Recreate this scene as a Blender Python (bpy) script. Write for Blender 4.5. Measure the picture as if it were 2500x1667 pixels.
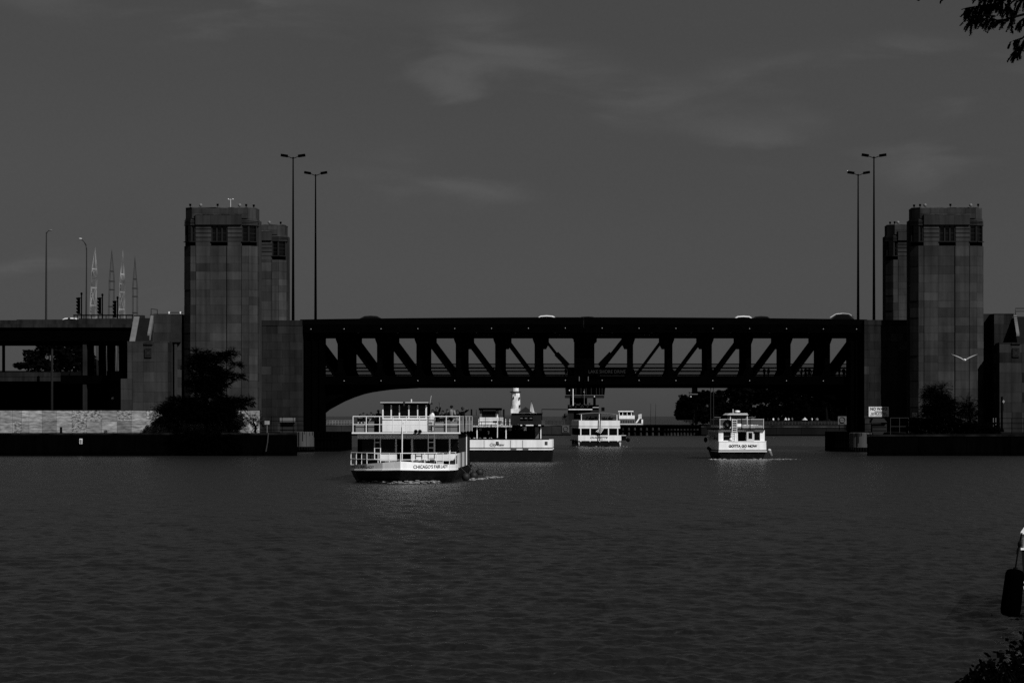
import bpy, math, random
import numpy as np
from mathutils import Vector, Matrix

for o in list(bpy.data.objects):
    bpy.data.objects.remove(o)
sc = bpy.context.scene
col = sc.collection
random.seed(7)
R = math.radians

# ---------------------------------------------------------------- camera, sky, sun, exposure
H = 4.7          # eye height above the water
F = 6048.0       # focal length, in units of a 2500 wide picture
VX, VY = 1490.0, 1015.0
cam_d = bpy.data.cameras.new('camera')
cam_d.sensor_width = 36.0
cam_d.lens = 36.0 * F / 2500.0
cam_d.shift_x = (1250.0 - VX) / 2500.0
cam_d.shift_y = (VY - 833.5) / 2500.0
cam_d.clip_start = 0.5
cam_d.clip_end = 30000.0
cam = bpy.data.objects.new('camera', cam_d)
cam.location = (0, 0, H)
cam.rotation_euler = (R(90), 0, 0)
col.objects.link(cam)
sc.camera = cam

SUN_AZ, SUN_EL = 139.0, 43.0      # azimuth from +Y towards +X
w = bpy.data.worlds.new('World')
sc.world = w
w.use_nodes = True
nt = w.node_tree
nt.nodes.clear()
N = nt.nodes.new
L = nt.links.new
sky = N('ShaderNodeTexSky')
sky.sky_type = 'NISHITA'
sky.sun_disc = False
sky.sun_elevation = R(SUN_EL)
sky.sun_rotation = R(SUN_AZ)
sky.altitude = 180.0
sky.air_density = 1.0
sky.dust_density = 1.0
bw = N('ShaderNodeRGBToBW')
L(sky.outputs[0], bw.inputs[0])
flat = N('ShaderNodeMath'); flat.operation = 'POWER'; flat.inputs[1].default_value = 0.45
L(bw.outputs[0], flat.inputs[0])
tc = N('ShaderNodeTexCoord')
# thin high cloud: a faint level veil and a few small wisps, the same kind all round the sky
def sky_noise(scl, loc, sc_, det, lo, hi, t0, t1, dist=0.0):
    mp = N('ShaderNodeMapping'); mp.inputs['Scale'].default_value = scl; mp.inputs['Location'].default_value = loc
    L(tc.outputs['Generated'], mp.inputs[0])
    n = N('ShaderNodeTexNoise'); n.inputs['Scale'].default_value = sc_; n.inputs['Detail'].default_value = det
    n.inputs['Roughness'].default_value = 0.5; n.inputs['Distortion'].default_value = dist
    L(mp.outputs[0], n.inputs['Vector'])
    r = N('ShaderNodeMapRange'); r.interpolation_type = 'SMOOTHSTEP'
    r.inputs['From Min'].default_value = lo; r.inputs['From Max'].default_value = hi
    r.inputs['To Min'].default_value = t0; r.inputs['To Max'].default_value = t1
    L(n.outputs[0], r.inputs[0])
    return r.outputs[0]
def m2(op, a_, b_):
    x = N('ShaderNodeMath'); x.operation = op
    L(a_, x.inputs[0])
    if isinstance(b_, float): x.inputs[1].default_value = b_
    else: L(b_, x.inputs[1])
    return x.outputs[0]
veil = sky_noise((2.5, 2.5, 9.0), (3.1, 0.4, 0.9), 1.5, 4, 0.35, 0.7, 0.985, 1.04)
wisp = m2('MULTIPLY', sky_noise((9, 9, 34), (4.03, 7.01, 4.69), 1.6, 5, 0.45, 0.72, 0.0, 0.42, 0.4), sky_noise((6, 6, 14), (3.17, 4.41, 0.27), 1.0, 2, 0.52, 0.67, 0.0, 1.0))
grain = sky_noise((1, 1, 1), (0, 0, 0), 900.0, 1, 0.2, 0.8, 0.985, 1.015)
mul = N('ShaderNodeMath'); mul.operation = 'MULTIPLY'
L(flat.outputs[0], mul.inputs[0]); L(m2('MULTIPLY', m2('MULTIPLY', veil, m2('ADD', wisp, 1.0)), grain), mul.inputs[1])
bg = N('ShaderNodeBackground')
bg.inputs['Strength'].default_value = 0.0318
L(mul.outputs[0], bg.inputs['Color'])
outw = N('ShaderNodeOutputWorld')
L(bg.outputs[0], outw.inputs[0])

sd = bpy.data.lights.new('sun', 'SUN')
sd.energy = 4.6
sd.angle = R(0.5)
sd.color = (1, 1, 1)             # a black and white photograph
sun = bpy.data.objects.new('sun', sd)
a = R(SUN_AZ); e = R(SUN_EL)
sdir = Vector((math.sin(a) * math.cos(e), math.cos(a) * math.cos(e), math.sin(e)))
sun.rotation_euler = sdir.to_track_quat('Z', 'Y').to_euler()
sun.location = (60, -40, 80)
col.objects.link(sun)

vs = sc.view_settings
vs.view_transform = 'Standard'
vs.look = 'None'
vs.exposure = 0.0
vs.gamma = 1.0
vs.use_curve_mapping = False
sc.cycles.use_denoising = False      # keeps the fine chop of the water and a trace of grain

# ---------------------------------------------------------------- helpers
def at(px, py, Y):
    """the place, Y metres out, that stands at (px, py) of the 2500 x 1667 photograph"""
    return Vector(((px - VX) * Y / F, Y, H - (py - VY) * Y / F))
def wx(px, Y): return (px - VX) * Y / F
def wz(py, Y): return H - (py - VY) * Y / F

MATS = {}
def mat(name, v, rough=0.85, spec=0.15, var=0.0, scale=1.0, rnd=0.0, stretch=(1, 1, 1), bump=0.0, metal=0.0, contrast=1.0, streak=0.0):
    """plain grey material: a base tone, a noise on it (var), a tone per object (rnd)"""
    if name in MATS: return MATS[name]
    m = bpy.data.materials.new(name); m.use_nodes = True
    t = m.node_tree; b = t.nodes['Principled BSDF']
    b.inputs['Roughness'].default_value = rough
    b.inputs['Specular IOR Level'].default_value = spec
    b.inputs['Metallic'].default_value = metal
    b.inputs['Base Color'].default_value = (v, v, v, 1)
    if var or rnd:
        val = t.nodes.new('ShaderNodeValue'); val.outputs[0].default_value = v
        out = val.outputs[0]
        if var:
            g = t.nodes.new('ShaderNodeNewGeometry')
            mp = t.nodes.new('ShaderNodeMapping'); mp.inputs['Scale'].default_value = stretch
            t.links.new(g.outputs['Position'], mp.inputs[0])
            n = t.nodes.new('ShaderNodeTexNoise'); n.inputs['Scale'].default_value = scale
            n.inputs['Detail'].default_value = 6; n.inputs['Roughness'].default_value = 0.62
            t.links.new(mp.outputs[0], n.inputs['Vector'])
            r = t.nodes.new('ShaderNodeMapRange'); r.inputs['From Min'].default_value = 0.5 - 0.28 / contrast
            r.inputs['From Max'].default_value = 0.5 + 0.28 / contrast
            r.inputs['To Min'].default_value = 1 - var; r.inputs['To Max'].default_value = 1 + var
            t.links.new(n.outputs[0], r.inputs[0])
            x = t.nodes.new('ShaderNodeMath'); x.operation = 'MULTIPLY'
            t.links.new(out, x.inputs[0]); t.links.new(r.outputs[0], x.inputs[1]); out = x.outputs[0]
            if streak:
                mp = t.nodes.new('ShaderNodeMapping'); mp.inputs['Scale'].default_value = (1.7, 1.7, 0.09)
                t.links.new(g.outputs['Position'], mp.inputs[0])
                n_ = t.nodes.new('ShaderNodeTexNoise'); n_.inputs['Scale'].default_value = 1.0; n_.inputs['Detail'].default_value = 5
                t.links.new(mp.outputs[0], n_.inputs['Vector'])
                r_ = t.nodes.new('ShaderNodeMapRange'); r_.inputs['From Min'].default_value = .3; r_.inputs['From Max'].default_value = .62
                r_.inputs['To Min'].default_value = 1 - streak; r_.inputs['To Max'].default_value = 1 + streak * .35
                t.links.new(n_.outputs[0], r_.inputs[0])
                x = t.nodes.new('ShaderNodeMath'); x.operation = 'MULTIPLY'
                t.links.new(out, x.inputs[0]); t.links.new(r_.outputs[0], x.inputs[1]); out = x.outputs[0]
            if bump:
                bp = t.nodes.new('ShaderNodeBump'); bp.inputs['Strength'].default_value = bump; bp.inputs['Distance'].default_value = 0.1
                t.links.new(n.outputs[0], bp.inputs['Height']); t.links.new(bp.outputs[0], b.inputs['Normal'])
        if rnd:
            oi = t.nodes.new('ShaderNodeObjectInfo')
            r = t.nodes.new('ShaderNodeMapRange'); r.inputs['To Min'].default_value = 1 - rnd; r.inputs['To Max'].default_value = 1 + rnd
            t.links.new(oi.outputs['Random'], r.inputs[0])
            x = t.nodes.new('ShaderNodeMath'); x.operation = 'MULTIPLY'
            t.links.new(out, x.inputs[0]); t.links.new(r.outputs[0], x.inputs[1]); out = x.outputs[0]
        t.links.new(out, b.inputs['Base Color'])
    MATS[name] = m
    return m

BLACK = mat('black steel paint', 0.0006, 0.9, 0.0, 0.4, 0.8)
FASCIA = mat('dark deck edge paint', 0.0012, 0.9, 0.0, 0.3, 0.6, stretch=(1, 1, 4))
STONE = mat('weathered limestone', 0.033, 0.95, 0.03, 0.5, 0.33, rnd=0.18, streak=.28, stretch=(1, 1, 0.55))
STONE3 = mat('duller limestone', 0.026, 0.95, 0.03, 0.5, 0.33, rnd=0.18, streak=.28, stretch=(1, 1, 0.5))
STONE2 = mat('stained limestone', 0.0145, 0.95, 0.03, 0.45, 0.5, rnd=0.2, streak=.4, stretch=(1, 1, 0.5))
MORTAR = mat('mortar joint', 0.017, 0.95, 0.05, 0.3, 1.0)
COPING = mat('pale coping stone', 0.105, 0.9, 0.1, 0.25, 0.9)
CONC = mat('dark weathered concrete', 0.015, 0.95, 0.05, 0.4, 0.35, streak=.5, stretch=(1, 1, 1.6))
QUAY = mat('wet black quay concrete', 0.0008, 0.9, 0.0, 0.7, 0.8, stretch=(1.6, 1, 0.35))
PANEL = mat('cut granite panel', 0.205, 0.9, 0.1, 0.6, 1.9, rnd=0.34, stretch=(0.55, 1, 2.6), contrast=1.5)
PANELR = mat('rough split granite panel', 0.22, 0.9, 0.1, 0.8, 3.6, rnd=0.2, stretch=(0.7, 1, 1.5), bump=1.0, contrast=2.4)
WHITE = mat('white boat paint', 0.74, 0.45, 0.3, 0.08, 1.2, streak=.16)
MESHW = mat('pale rail mesh', 0.15, 0.6, 0.2, 0.15, 1.4)
OFFW = mat('grey white boat paint', 0.45, 0.5, 0.3, 0.12, 1.4)
MIDG = mat('mid grey paint', 0.11, 0.6, 0.25, 0.15, 1.0)
DARK = mat('dark grey paint', 0.012, 0.6, 0.2, 0.2, 1.0)
HULL = mat('black hull paint', 0.003, 0.5, 0.15, 0.35, 0.9)
GLASS = mat('dark window glass', 0.002, 0.08, 0.35)
FRAMEM = mat('bronze window frame', 0.010, 0.7, 0.1)
CHROME = mat('bright steel rail', 0.70, 0.35, 0.4)
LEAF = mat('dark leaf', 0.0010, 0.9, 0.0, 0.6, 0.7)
LEAF2 = mat('sunlit dark leaf', 0.0022, 0.9, 0.0, 0.8, 0.5)  # lit copy of the dark leaf, sunlight put into its tone
BARK = mat('dark bark', 0.0015, 0.95, 0.05, 0.4, 3.0)
RUBBER = mat('black rubber', 0.0015, 0.8, 0.05)
INK = mat('black lettering', 0.004, 0.7, 0.1)
SIGNW = mat('white sign face', 0.62, 0.6, 0.2, 0.06, 3.0)
SIGNG = mat('grey sign face', 0.06, 0.7, 0.2, 0.2, 2.0)
GROUND = mat('dark ground', 0.002, 0.95, 0.05, 0.5, 0.3)
ROAD = mat('asphalt', 0.01, 0.95, 0.05, 0.3, 0.5)
LIME = mat('white painted iron', 0.6, 0.7, 0.2, 0.35, 0.6, stretch=(1, 1, 0.4), contrast=1.5)
SKIN = mat('skin', 0.06, 0.7, 0.2)
HAIR = mat('dark hair', 0.004, 0.8, 0.1)
CLOTHD = mat('dark cloth', 0.002, 0.95, 0.05)
CLOTHL = mat('light grey cloth', 0.16, 0.95, 0.05)
CLOTHW = mat('white cloth', 0.7, 0.95, 0.05)
FOAM = mat('white foam', 0.2, 0.9, 0.1, 0.75, 5.0, contrast=1.8)

ORG = {}
class MB:
    def __init__(s): s.v = []; s.f = []
    def add(s, vs, fs):
        o = len(s.v); s.v += [tuple(v) for v in vs]; s.f += [tuple(i + o for i in f) for f in fs]; return s
    def box(s, x0, x1, y0, y1, z0, z1):
        if x0 > x1: x0, x1 = x1, x0
        if z0 > z1: z0, z1 = z1, z0
        return s.add([(x0, y0, z0), (x1, y0, z0), (x1, y1, z0), (x0, y1, z0), (x0, y0, z1), (x1, y0, z1), (x1, y1, z1), (x0, y1, z1)],
                     [(0, 3, 2, 1), (4, 5, 6, 7), (0, 1, 5, 4), (1, 2, 6, 5), (2, 3, 7, 6), (3, 0, 4, 7)])
    def pb(s, px0, py0, px1, py1, Y, t):
        """upright slab whose front, Y metres out, spans the picture rectangle; t metres thick"""
        return s.box(wx(px0, Y), wx(px1, Y), Y, Y + t, wz(py1, Y), wz(py0, Y))
    def prism(s, pts, y0, y1):
        """outline in x, z pushed along y"""
        n = len(pts)
        a = [(p[0], y0, p[1]) for p in pts] + [(p[0], y1, p[1]) for p in pts]
        area = sum(pts[i][0] * pts[(i + 1) % n][1] - pts[(i + 1) % n][0] * pts[i][1] for i in range(n))
        f = [tuple(range(n)), tuple(range(2 * n - 1, n - 1, -1))] + [(i, i + n, (i + 1) % n + n, (i + 1) % n) for i in range(n)]
        if area < 0: f = [tuple(reversed(q)) for q in f]
        return s.add(a, f)
    def pp(s, pts, Y, t):
        return s.prism([(wx(p[0], Y), wz(p[1], Y)) for p in pts], Y, Y + t)
    def vprism(s, pts, z0, z1):
        """plan outline in x, y raised from z0 to z1"""
        n = len(pts)
        area = sum(pts[i][0] * pts[(i + 1) % n][1] - pts[(i + 1) % n][0] * pts[i][1] for i in range(n))
        if area < 0: pts = list(reversed(pts))
        return s.add([(p[0], p[1], z0) for p in pts] + [(p[0], p[1], z1) for p in pts],
                     [tuple(reversed(range(n))), tuple(range(n, 2 * n))] + [(i, (i + 1) % n, (i + 1) % n + n, i + n) for i in range(n)])
    def loft(s, rings, cap=True, closed=True):
        n = len(rings[0]); o = []
        for r in rings: o += [tuple(p) for p in r]
        f = []
        for k in range(len(rings) - 1):
            for i in range(n if closed else n - 1):
                j = (i + 1) % n
                f.append((k * n + i, k * n + j, (k + 1) * n + j, (k + 1) * n + i))
        if cap: f += [tuple(reversed(range(n))), tuple(range((len(rings) - 1) * n, len(rings) * n))]
        return s.add(o, f)
    def tube(s, pts, r, n=6):
        pts = [Vector(p) for p in pts]
        rs = r if isinstance(r, (list, tuple)) else [r] * len(pts)
        rings = []
        for i, p in enumerate(pts):
            d = (pts[min(i + 1, len(pts) - 1)] - pts[max(i - 1, 0)])
            if d.length < 1e-9: d = Vector((0, 0, 1))
            d.normalize()
            u = d.cross(Vector((0, 1, 0)) if abs(d.y) < 0.9 else Vector((1, 0, 0))).normalized()
            v = d.cross(u)
            rings.append([p + (u * math.cos(2 * math.pi * k / n) + v * math.sin(2 * math.pi * k / n)) * rs[i] for k in range(n)])
        return s.loft(rings)
    def bar(s, a, b, wd, t):
        """flat bar from a to b lying in a plane of constant y, wd wide in the plane, t deep"""
        a = Vector(a); b = Vector(b); d = (b - a); d.y = 0; d.normalize()
        p = Vector((-d.z, 0, d.x)) * wd / 2
        q = Vector((0, t / 2, 0))
        vs = [a - p - q, a + p - q, b + p - q, b - p - q, a - p + q, a + p + q, b + p + q, b - p + q]
        return s.add(vs, [(0, 3, 2, 1), (4, 5, 6, 7), (0, 1, 5, 4), (1, 2, 6, 5), (2, 3, 7, 6), (3, 0, 4, 7)])
    def lathe(s, cx, cy, prof, n=12):
        return s.loft([[(cx + r * math.cos(2 * math.pi * k / n), cy + r * math.sin(2 * math.pi * k / n), z) for k in range(n)] for r, z in prof])
    def ball(s, c, r, n=10, m=6, sq=(1, 1, 1)):
        c = Vector(c); rings = []
        for j in range(m + 1):
            t = math.pi * j / m
            rr = max(r * math.sin(t), r * 0.02)
            rings.append([(c.x + sq[0] * rr * math.cos(2 * math.pi * k / n), c.y + sq[1] * rr * math.sin(2 * math.pi * k / n), c.z - sq[2] * r * math.cos(t)) for k in range(n)])
        return s.loft(rings)
    def build(s, name, m, parent=None, smooth=False, org=None):
        if parent is not None: org = ORG[parent.name]
        elif org is None:
            xs = [v[0] for v in s.v]; ys = [v[1] for v in s.v]; zs = [v[2] for v in s.v]
            org = ((min(xs) + max(xs)) / 2, (min(ys) + max(ys)) / 2, min(zs))
        me = bpy.data.meshes.new(name)
        me.from_pydata([(v[0] - org[0], v[1] - org[1], v[2] - org[2]) for v in s.v], [], s.f)
        me.validate()
        me.materials.append(m)
        if smooth: me.polygons.foreach_set('use_smooth', [True] * len(me.polygons))
        o = bpy.data.objects.new(name, me)
        col.objects.link(o)
        if parent is not None: o.parent = parent
        else: o.location = org
        ORG[o.name] = tuple(org)
        return o

def thing(name, label, cat, loc, group=None):
    o = bpy.data.objects.new(name, None); o.empty_display_size = 0.3
    col.objects.link(o); o.location = loc
    o['label'] = label; o['category'] = cat
    if group: o['group'] = group
    ORG[o.name] = tuple(loc)
    return o
def tag(o, label=None, cat=None, group=None, kind=None):
    if label: o['label'] = label
    if cat: o['category'] = cat
    if group: o['group'] = group
    if kind: o['kind'] = kind
    return o
def copy_tree(o, parent=None):
    c = o.copy(); col.objects.link(c)
    if parent is not None: c.parent = parent
    ORG[c.name] = ORG.get(o.name, (0, 0, 0))
    for ch in list(o.children): copy_tree(ch, c)
    return c

CUBES = {}
def cube_for(m):
    if m.name not in CUBES:
        b = MB().box(-.5, .5, -.5, .5, -.5, .5)
        me = bpy.data.meshes.new('stone_block'); me.from_pydata(b.v, [], b.f); me.materials.append(m)
        CUBES[m.name] = me
    return CUBES[m.name]
def piece(name, m, parent, c, size, rz=0.0):
    """one stone of a wall: shares its mesh with all stones of that material"""
    o = bpy.data.objects.new(name, cube_for(m)); col.objects.link(o)
    g = ORG[parent.name]
    o.parent = parent
    o.location = (c[0] - g[0], c[1] - g[1], c[2] - g[2]); o.scale = size; o.rotation_euler = (0, 0, rz)
    return o
def facing(parent, p0, p1, z0, z1, cols, courses, m=None, m2=None, p2=0.25, t=0.22, gap=0.02, name='stone_block', shift=0.0):
    """dressed stones on the upright face p0 -> p1 (outside on the right of that walk); cols are fractions, courses a number or a height list"""
    m = m or STONE
    d = Vector((p1[0] - p0[0], p1[1] - p0[1])); ln = d.length; d /= ln
    nrm = Vector((d.y, -d.x)); rz = math.atan2(d.y, d.x)
    if isinstance(courses, (int, float)):
        n = max(1, int(round((z1 - z0) / courses))); zs = [z0 + (z1 - z0) * i / n for i in range(n + 1)]
    else: zs = courses
    for i in range(len(zs) - 1):
        cs = list(cols)
        if shift and i % 2:
            cs = [0.0] + [min(0.999, c + shift) for c in cols[:-1]] + [1.0]
            cs = [c for k, c in enumerate(cs) if k == 0 or c - cs[k - 1] > 0.02]
        for a, b in zip(cs[:-1], cs[1:]):
            u = (a + b) / 2 * ln
            pr = random.uniform(-.012, .02)
            c = Vector((p0[0], p0[1])) + d * u + nrm * (pr - t / 2 + 0.03)
            mm = m2 if (m2 and random.random() < p2) else m
            piece(name, mm, parent, (c.x, c.y, (zs[i] + zs[i + 1]) / 2), ((b - a) * ln - gap, t, zs[i + 1] - zs[i] - gap), rz)

def text_mesh(body, size, shear=0.0, bold=0.0, space=1.0, smallcaps=False):
    c = bpy.data.curves.new('lettering', 'FONT'); c.body = body; c.size = size; c.shear = shear
    c.align_x = 'CENTER'; c.align_y = 'CENTER'; c.offset = bold; c.space_character = space
    c.resolution_u = 3
    o = bpy.data.objects.new('lettering', c)
    me = bpy.data.meshes.new_from_object(o)
    vs = [tuple(v.co) for v in me.vertices]; fs = [tuple(p.vertices) for p in me.polygons]
    bpy.data.objects.remove(o); bpy.data.curves.remove(c); bpy.data.meshes.remove(me)
    return vs, fs
def lettering(body, c, width, height, m, parent, name='lettering', shear=0.0, bold=0.0, thick=0.0, rz=0.0):
    """flat lettering on an upright face looking at -y, centred on c, fitted to width x height"""
    vs, fs = text_mesh(body, 1.0, shear, bold)
    xs = [v[0] for v in vs]; ys = [v[1] for v in vs]
    sx = width / (max(xs) - min(xs)); sy = height / (max(ys) - min(ys))
    mx = (max(xs) + min(xs)) / 2; my = (max(ys) + min(ys)) / 2
    b = MB()
    ca, sa = math.cos(rz), math.sin(rz)
    b.add([(c[0] + (v[0] - mx) * sx * ca, c[1] + (v[0] - mx) * sx * sa, c[2] + (v[1] - my) * sy) for v in vs], fs)
    return b.build(name, m, parent)
def lettering_on(body, path, u0, z0, width, height, m, parent, name='lettering', out=0.02, shear=0.0, bold=0.0, zline=None, smallcap=None):
    """lettering that follows an upright curved face: path is its plan outline walked left to right"""
    vs, fs = text_mesh(body, 1.0, shear, bold)
    xs = [v[0] for v in vs]; ys = [v[1] for v in vs]
    sx = width / (max(xs) - min(xs)); sy = height / (max(ys) - min(ys))
    mx = min(xs); my = min(ys)
    seg = []; tot = 0
    for p, q in zip(path[:-1], path[1:]):
        l = math.hypot(q[0] - p[0], q[1] - p[1]); seg.append((tot, l, p, q)); tot += l
    b = MB(); o = []
    for v in vs:
        u = u0 + (v[0] - mx) * sx
        for s0, l, p, q in seg:
            if u <= s0 + l or s0 + l >= tot - 1e-6: break
        t = (u - s0) / l
        dx, dy = (q[0] - p[0]) / l, (q[1] - p[1]) / l
        o.append((p[0] + dx * l * t + dy * out, p[1] + dy * l * t - dx * out, z0 + (v[1] - my) * sy + (zline(u) if zline else 0)))
    b.add(o, fs)
    return b.build(name, m, parent)
# ---------------------------------------------------------------- water
def make_water():
    rng = np.random.default_rng(11)
    pys = np.concatenate([np.arange(1720.0, 1030.0, -0.85), np.arange(1030.0, 1019.0, -0.6), [1018.5, 1018, 1017.5, 1017, 1016.6, 1016.2]])
    Ys = F * H / (pys - VY)
    pxs = np.concatenate([np.arange(-2600, -200, 60), np.arange(-200, 2700, 6.5), np.arange(2700, 5200, 60)])
    YY, PX = np.meshgrid(Ys, pxs, indexing='ij')
    XX = (PX - VX) * YY / F
    dY = np.gradient(-Ys)[:, None] * -1.0
    dY = np.abs(np.gradient(Ys))[:, None]
    Z = np.zeros_like(XX)
    for k in range(84):
        lam = 0.22 * (10 ** (rng.random() ** 1.4))
        th = rng.normal(0, .62) + 0.08
        kx, ky = math.sin(th) * 2 * math.pi / lam, math.cos(th) * 2 * math.pi / lam
        ly = lam / max(abs(math.cos(th)), 0.15)
        amp = 0.039 * lam / (2 * math.pi) * rng.uniform(0.5, 1.5) * (1.0 if lam < 1.6 else 0.75)
        att = np.clip((ly / dY - 2.2) / 2.5, 0, 1)
        ph = rng.random() * 6.283
        # slow wandering of phase keeps the crests short
        wob = 1.0 * np.sin(XX / (lam * 3.1) + ph * 3) + 1.1 * np.sin(YY / (lam * 4.3) + ph * 5 + XX / (lam * 7))
        Z += att * amp * np.sin(kx * XX + ky * YY + ph + wob)
    n, m = XX.shape
    co = np.stack([XX, YY, Z], -1).reshape(-1, 3).astype(np.float32)
    i = np.arange(n - 1)[:, None] * m + np.arange(m - 1)[None, :]
    quads = np.stack([i, i + 1, i + m + 1, i + m], -1).reshape(-1, 4).astype(np.int32)
    me = bpy.data.meshes.new('water')
    me.vertices.add(len(co)); me.vertices.foreach_set('co', co.ravel())
    me.loops.add(quads.size); me.loops.foreach_set('vertex_index', quads.ravel())
    me.polygons.add(len(quads)); me.polygons.foreach_set('loop_start', np.arange(0, quads.size, 4, dtype=np.int32))
    me.polygons.foreach_set('loop_total', np.full(len(quads), 4, dtype=np.int32))
    me.polygons.foreach_set('use_smooth', np.ones(len(quads), dtype=bool))
    me.update(); me.validate()
    mt = bpy.data.materials.new('river water'); mt.use_nodes = True
    t = mt.node_tree; b = t.nodes['Principled BSDF']
    b.inputs['Base Color'].default_value = (0.003, 0.003, 0.003, 1)
    b.inputs['Roughness'].default_value = 0.29
    b.inputs['Specular IOR Level'].default_value = 1.0
    b.inputs['IOR'].default_value = 1.6
    g = t.nodes.new('ShaderNodeNewGeometry')
    sp = t.nodes.new('ShaderNodeSeparateXYZ'); t.links.new(g.outputs['Position'], sp.inputs[0])
    far = t.nodes.new('ShaderNodeMapRange'); far.interpolation_type = 'SMOOTHSTEP'     # open river: longer chop away from the near bank
    far.inputs['From Min'].default_value = 70; far.inputs['From Max'].default_value = 170
    t.links.new(sp.outputs['Y'], far.inputs[0])
    hs = []
    for sc_, st, wgt, open_ in ((3.6, (0.7, 0.5, 1), 0.95, False), (1.3, (0.8, 0.34, 1), 3.4, True), (0.30, (1, 0.22, 1), 4.0, True)):
        mp = t.nodes.new('ShaderNodeMapping'); mp.inputs['Scale'].default_value = st
        mp.inputs['Rotation'].default_value = (0, 0, 0.1)
        t.links.new(g.outputs['Position'], mp.inputs[0])
        nz = t.nodes.new('ShaderNodeTexNoise'); nz.inputs['Scale'].default_value = sc_; nz.inputs['Detail'].default_value = 3
        t.links.new(mp.outputs[0], nz.inputs['Vector'])
        x = t.nodes.new('ShaderNodeMath'); x.operation = 'MULTIPLY'; x.inputs[1].default_value = wgt
        t.links.new(nz.outputs[0], x.inputs[0]); o_ = x.outputs[0]
        if open_:
            x = t.nodes.new('ShaderNodeMath'); x.operation = 'MULTIPLY'
            t.links.new(o_, x.inputs[0]); t.links.new(far.outputs[0], x.inputs[1]); o_ = x.outputs[0]
        hs.append(o_)
    s = hs[0]
    for h in hs[1:]:
        x = t.nodes.new('ShaderNodeMath'); x.operation = 'ADD'; t.links.new(s, x.inputs[0]); t.links.new(h, x.inputs[1]); s = x.outputs[0]
    bp = t.nodes.new('ShaderNodeBump'); bp.inputs['Strength'].default_value = 1.0; bp.inputs['Distance'].default_value = 0.16
    t.links.new(s, bp.inputs['Height']); t.links.new(bp.outputs[0], b.inputs['Normal'])
    me.materials.append(mt)
    o = bpy.data.objects.new('water', me); col.objects.link(o)
    tag(o, 'dark rippled river water', kind='structure')
make_water()

# river bed and land, one sheet each
tag(MB().add([(-9000, -200, -6), (9000, -200, -6), (9000, 12000, -6), (-9000, 12000, -6)], [(0, 1, 2, 3)]).build('river_bed', GROUND), 'river bed under the water', kind='structure')
QZ = 2.55
tag(MB().vprism([(-420, 293.2), (-44, 293.2), (-42.5, 327), (-42.5, 366), (-60, 372), (-75, 520), (-420, 520)], -4, QZ).build('left_bank_ground', GROUND), 'dark ground of the left bank', kind='structure')
tag(MB().vprism([(37, 293.2), (420, 293.2), (420, 1500), (60, 1500), (60, 640), (23, 640), (23, 586), (60, 586), (60, 372), (36, 366), (36, 327)], -4, QZ).build('right_bank_ground', GROUND), 'dark ground of the right bank', kind='structure')
tag(MB().vprism([(-60, -30), (60, -30), (60, 30), (9, 32), (2, 31), (-60, 31)], -4, 0.9).build('near_bank_ground', GROUND), 'dark near bank below the picture', kind='structure')

# quay walls
def quay(name, label, px0, px1, Y, pytop, seams):
    r = thing(name, label, 'quay wall', (wx((px0 + px1) / 2, Y), Y, -0.6))
    zt = wz(pytop, Y)
    MB().box(wx(px0, Y), wx(px1, Y), Y + 0.25, Y + 1.4, -0.6, zt - 0.24).build('wall_core', QUAY, r)
    MB().box(wx(px0, Y), wx(px1, Y), Y - 0.1, Y + 1.6, zt - 0.22, zt).build('coping', mat('quay coping', 0.006, 0.9, 0.05, 0.8, 0.6, contrast=2), r)
    xs = [px0] + seams + [px1]
    for a, b in zip(xs[:-1], xs[1:]):
        n = max(1, int(round((b - a) / 110)))
        for k in range(n):
            x0 = a + (b - a) * k / n; x1 = a + (b - a) * (k + 1) / n
            piece('wall_slab', QUAY, r, (wx((x0 + x1) / 2, Y), Y + 0.1, (zt - 0.24 + 0.35) / 2), (wx(x1, Y) - wx(x0, Y) - 0.05, 0.3 + random.uniform(-.04, .04), zt - 0.26 - 0.35))
            MB().box(wx(x0, Y) + .03, wx(x1, Y) - .03, Y - 0.12, Y + 0.3, 0.05, 0.3).build('wale', QUAY, r)
    return r
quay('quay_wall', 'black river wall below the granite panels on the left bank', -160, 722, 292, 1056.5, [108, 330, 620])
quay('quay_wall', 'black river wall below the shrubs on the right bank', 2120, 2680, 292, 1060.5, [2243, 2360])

# granite panel wall on the left bank
PW = thing('granite_panel_wall', 'long pale wall of mixed granite panels on the left quay', 'stone wall', (wx(240, 297), 297, QZ))
PZ0, PZM, PZ1 = QZ + 0.02, wz(1028.5, 297), wz(1002, 297)
MB().box(wx(-160, 297), wx(634, 297), 297.15, 297.7, QZ, PZ1 - 0.02).build('wall_core', MORTAR, PW)
MB().box(wx(-160, 297), wx(635, 297), 296.95, 297.8, PZ1, PZ1 + 0.06).build('coping', CONC, PW)
pcols = [-160, -125, -88, -52, -24, 0, 31, 53, 71, 103, 138, 176, 212, 249, 286, 321, 357, 392, 428, 464, 500, 537, 572, 606, 634]
rough = {(176, 0), (176, 1), (212, 0), (31, 1), (286, 0), (357, 0), (357, 1), (606, 1), (572, 0)}
for a, b in zip(pcols[:-1], pcols[1:]):
    for row, (z0, z1) in enumerate(((PZM, PZ1), (PZ0, PZM))):
        m = PANELR if (a, row) in rough else PANEL
        piece('granite_panel', m, PW, (wx((a + b) / 2, 297), 297.05 + random.uniform(-.01, .01), (z0 + z1) / 2), (wx(b, 297) - wx(a, 297) - 0.03, 0.24, z1 - z0 - 0.03))

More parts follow.
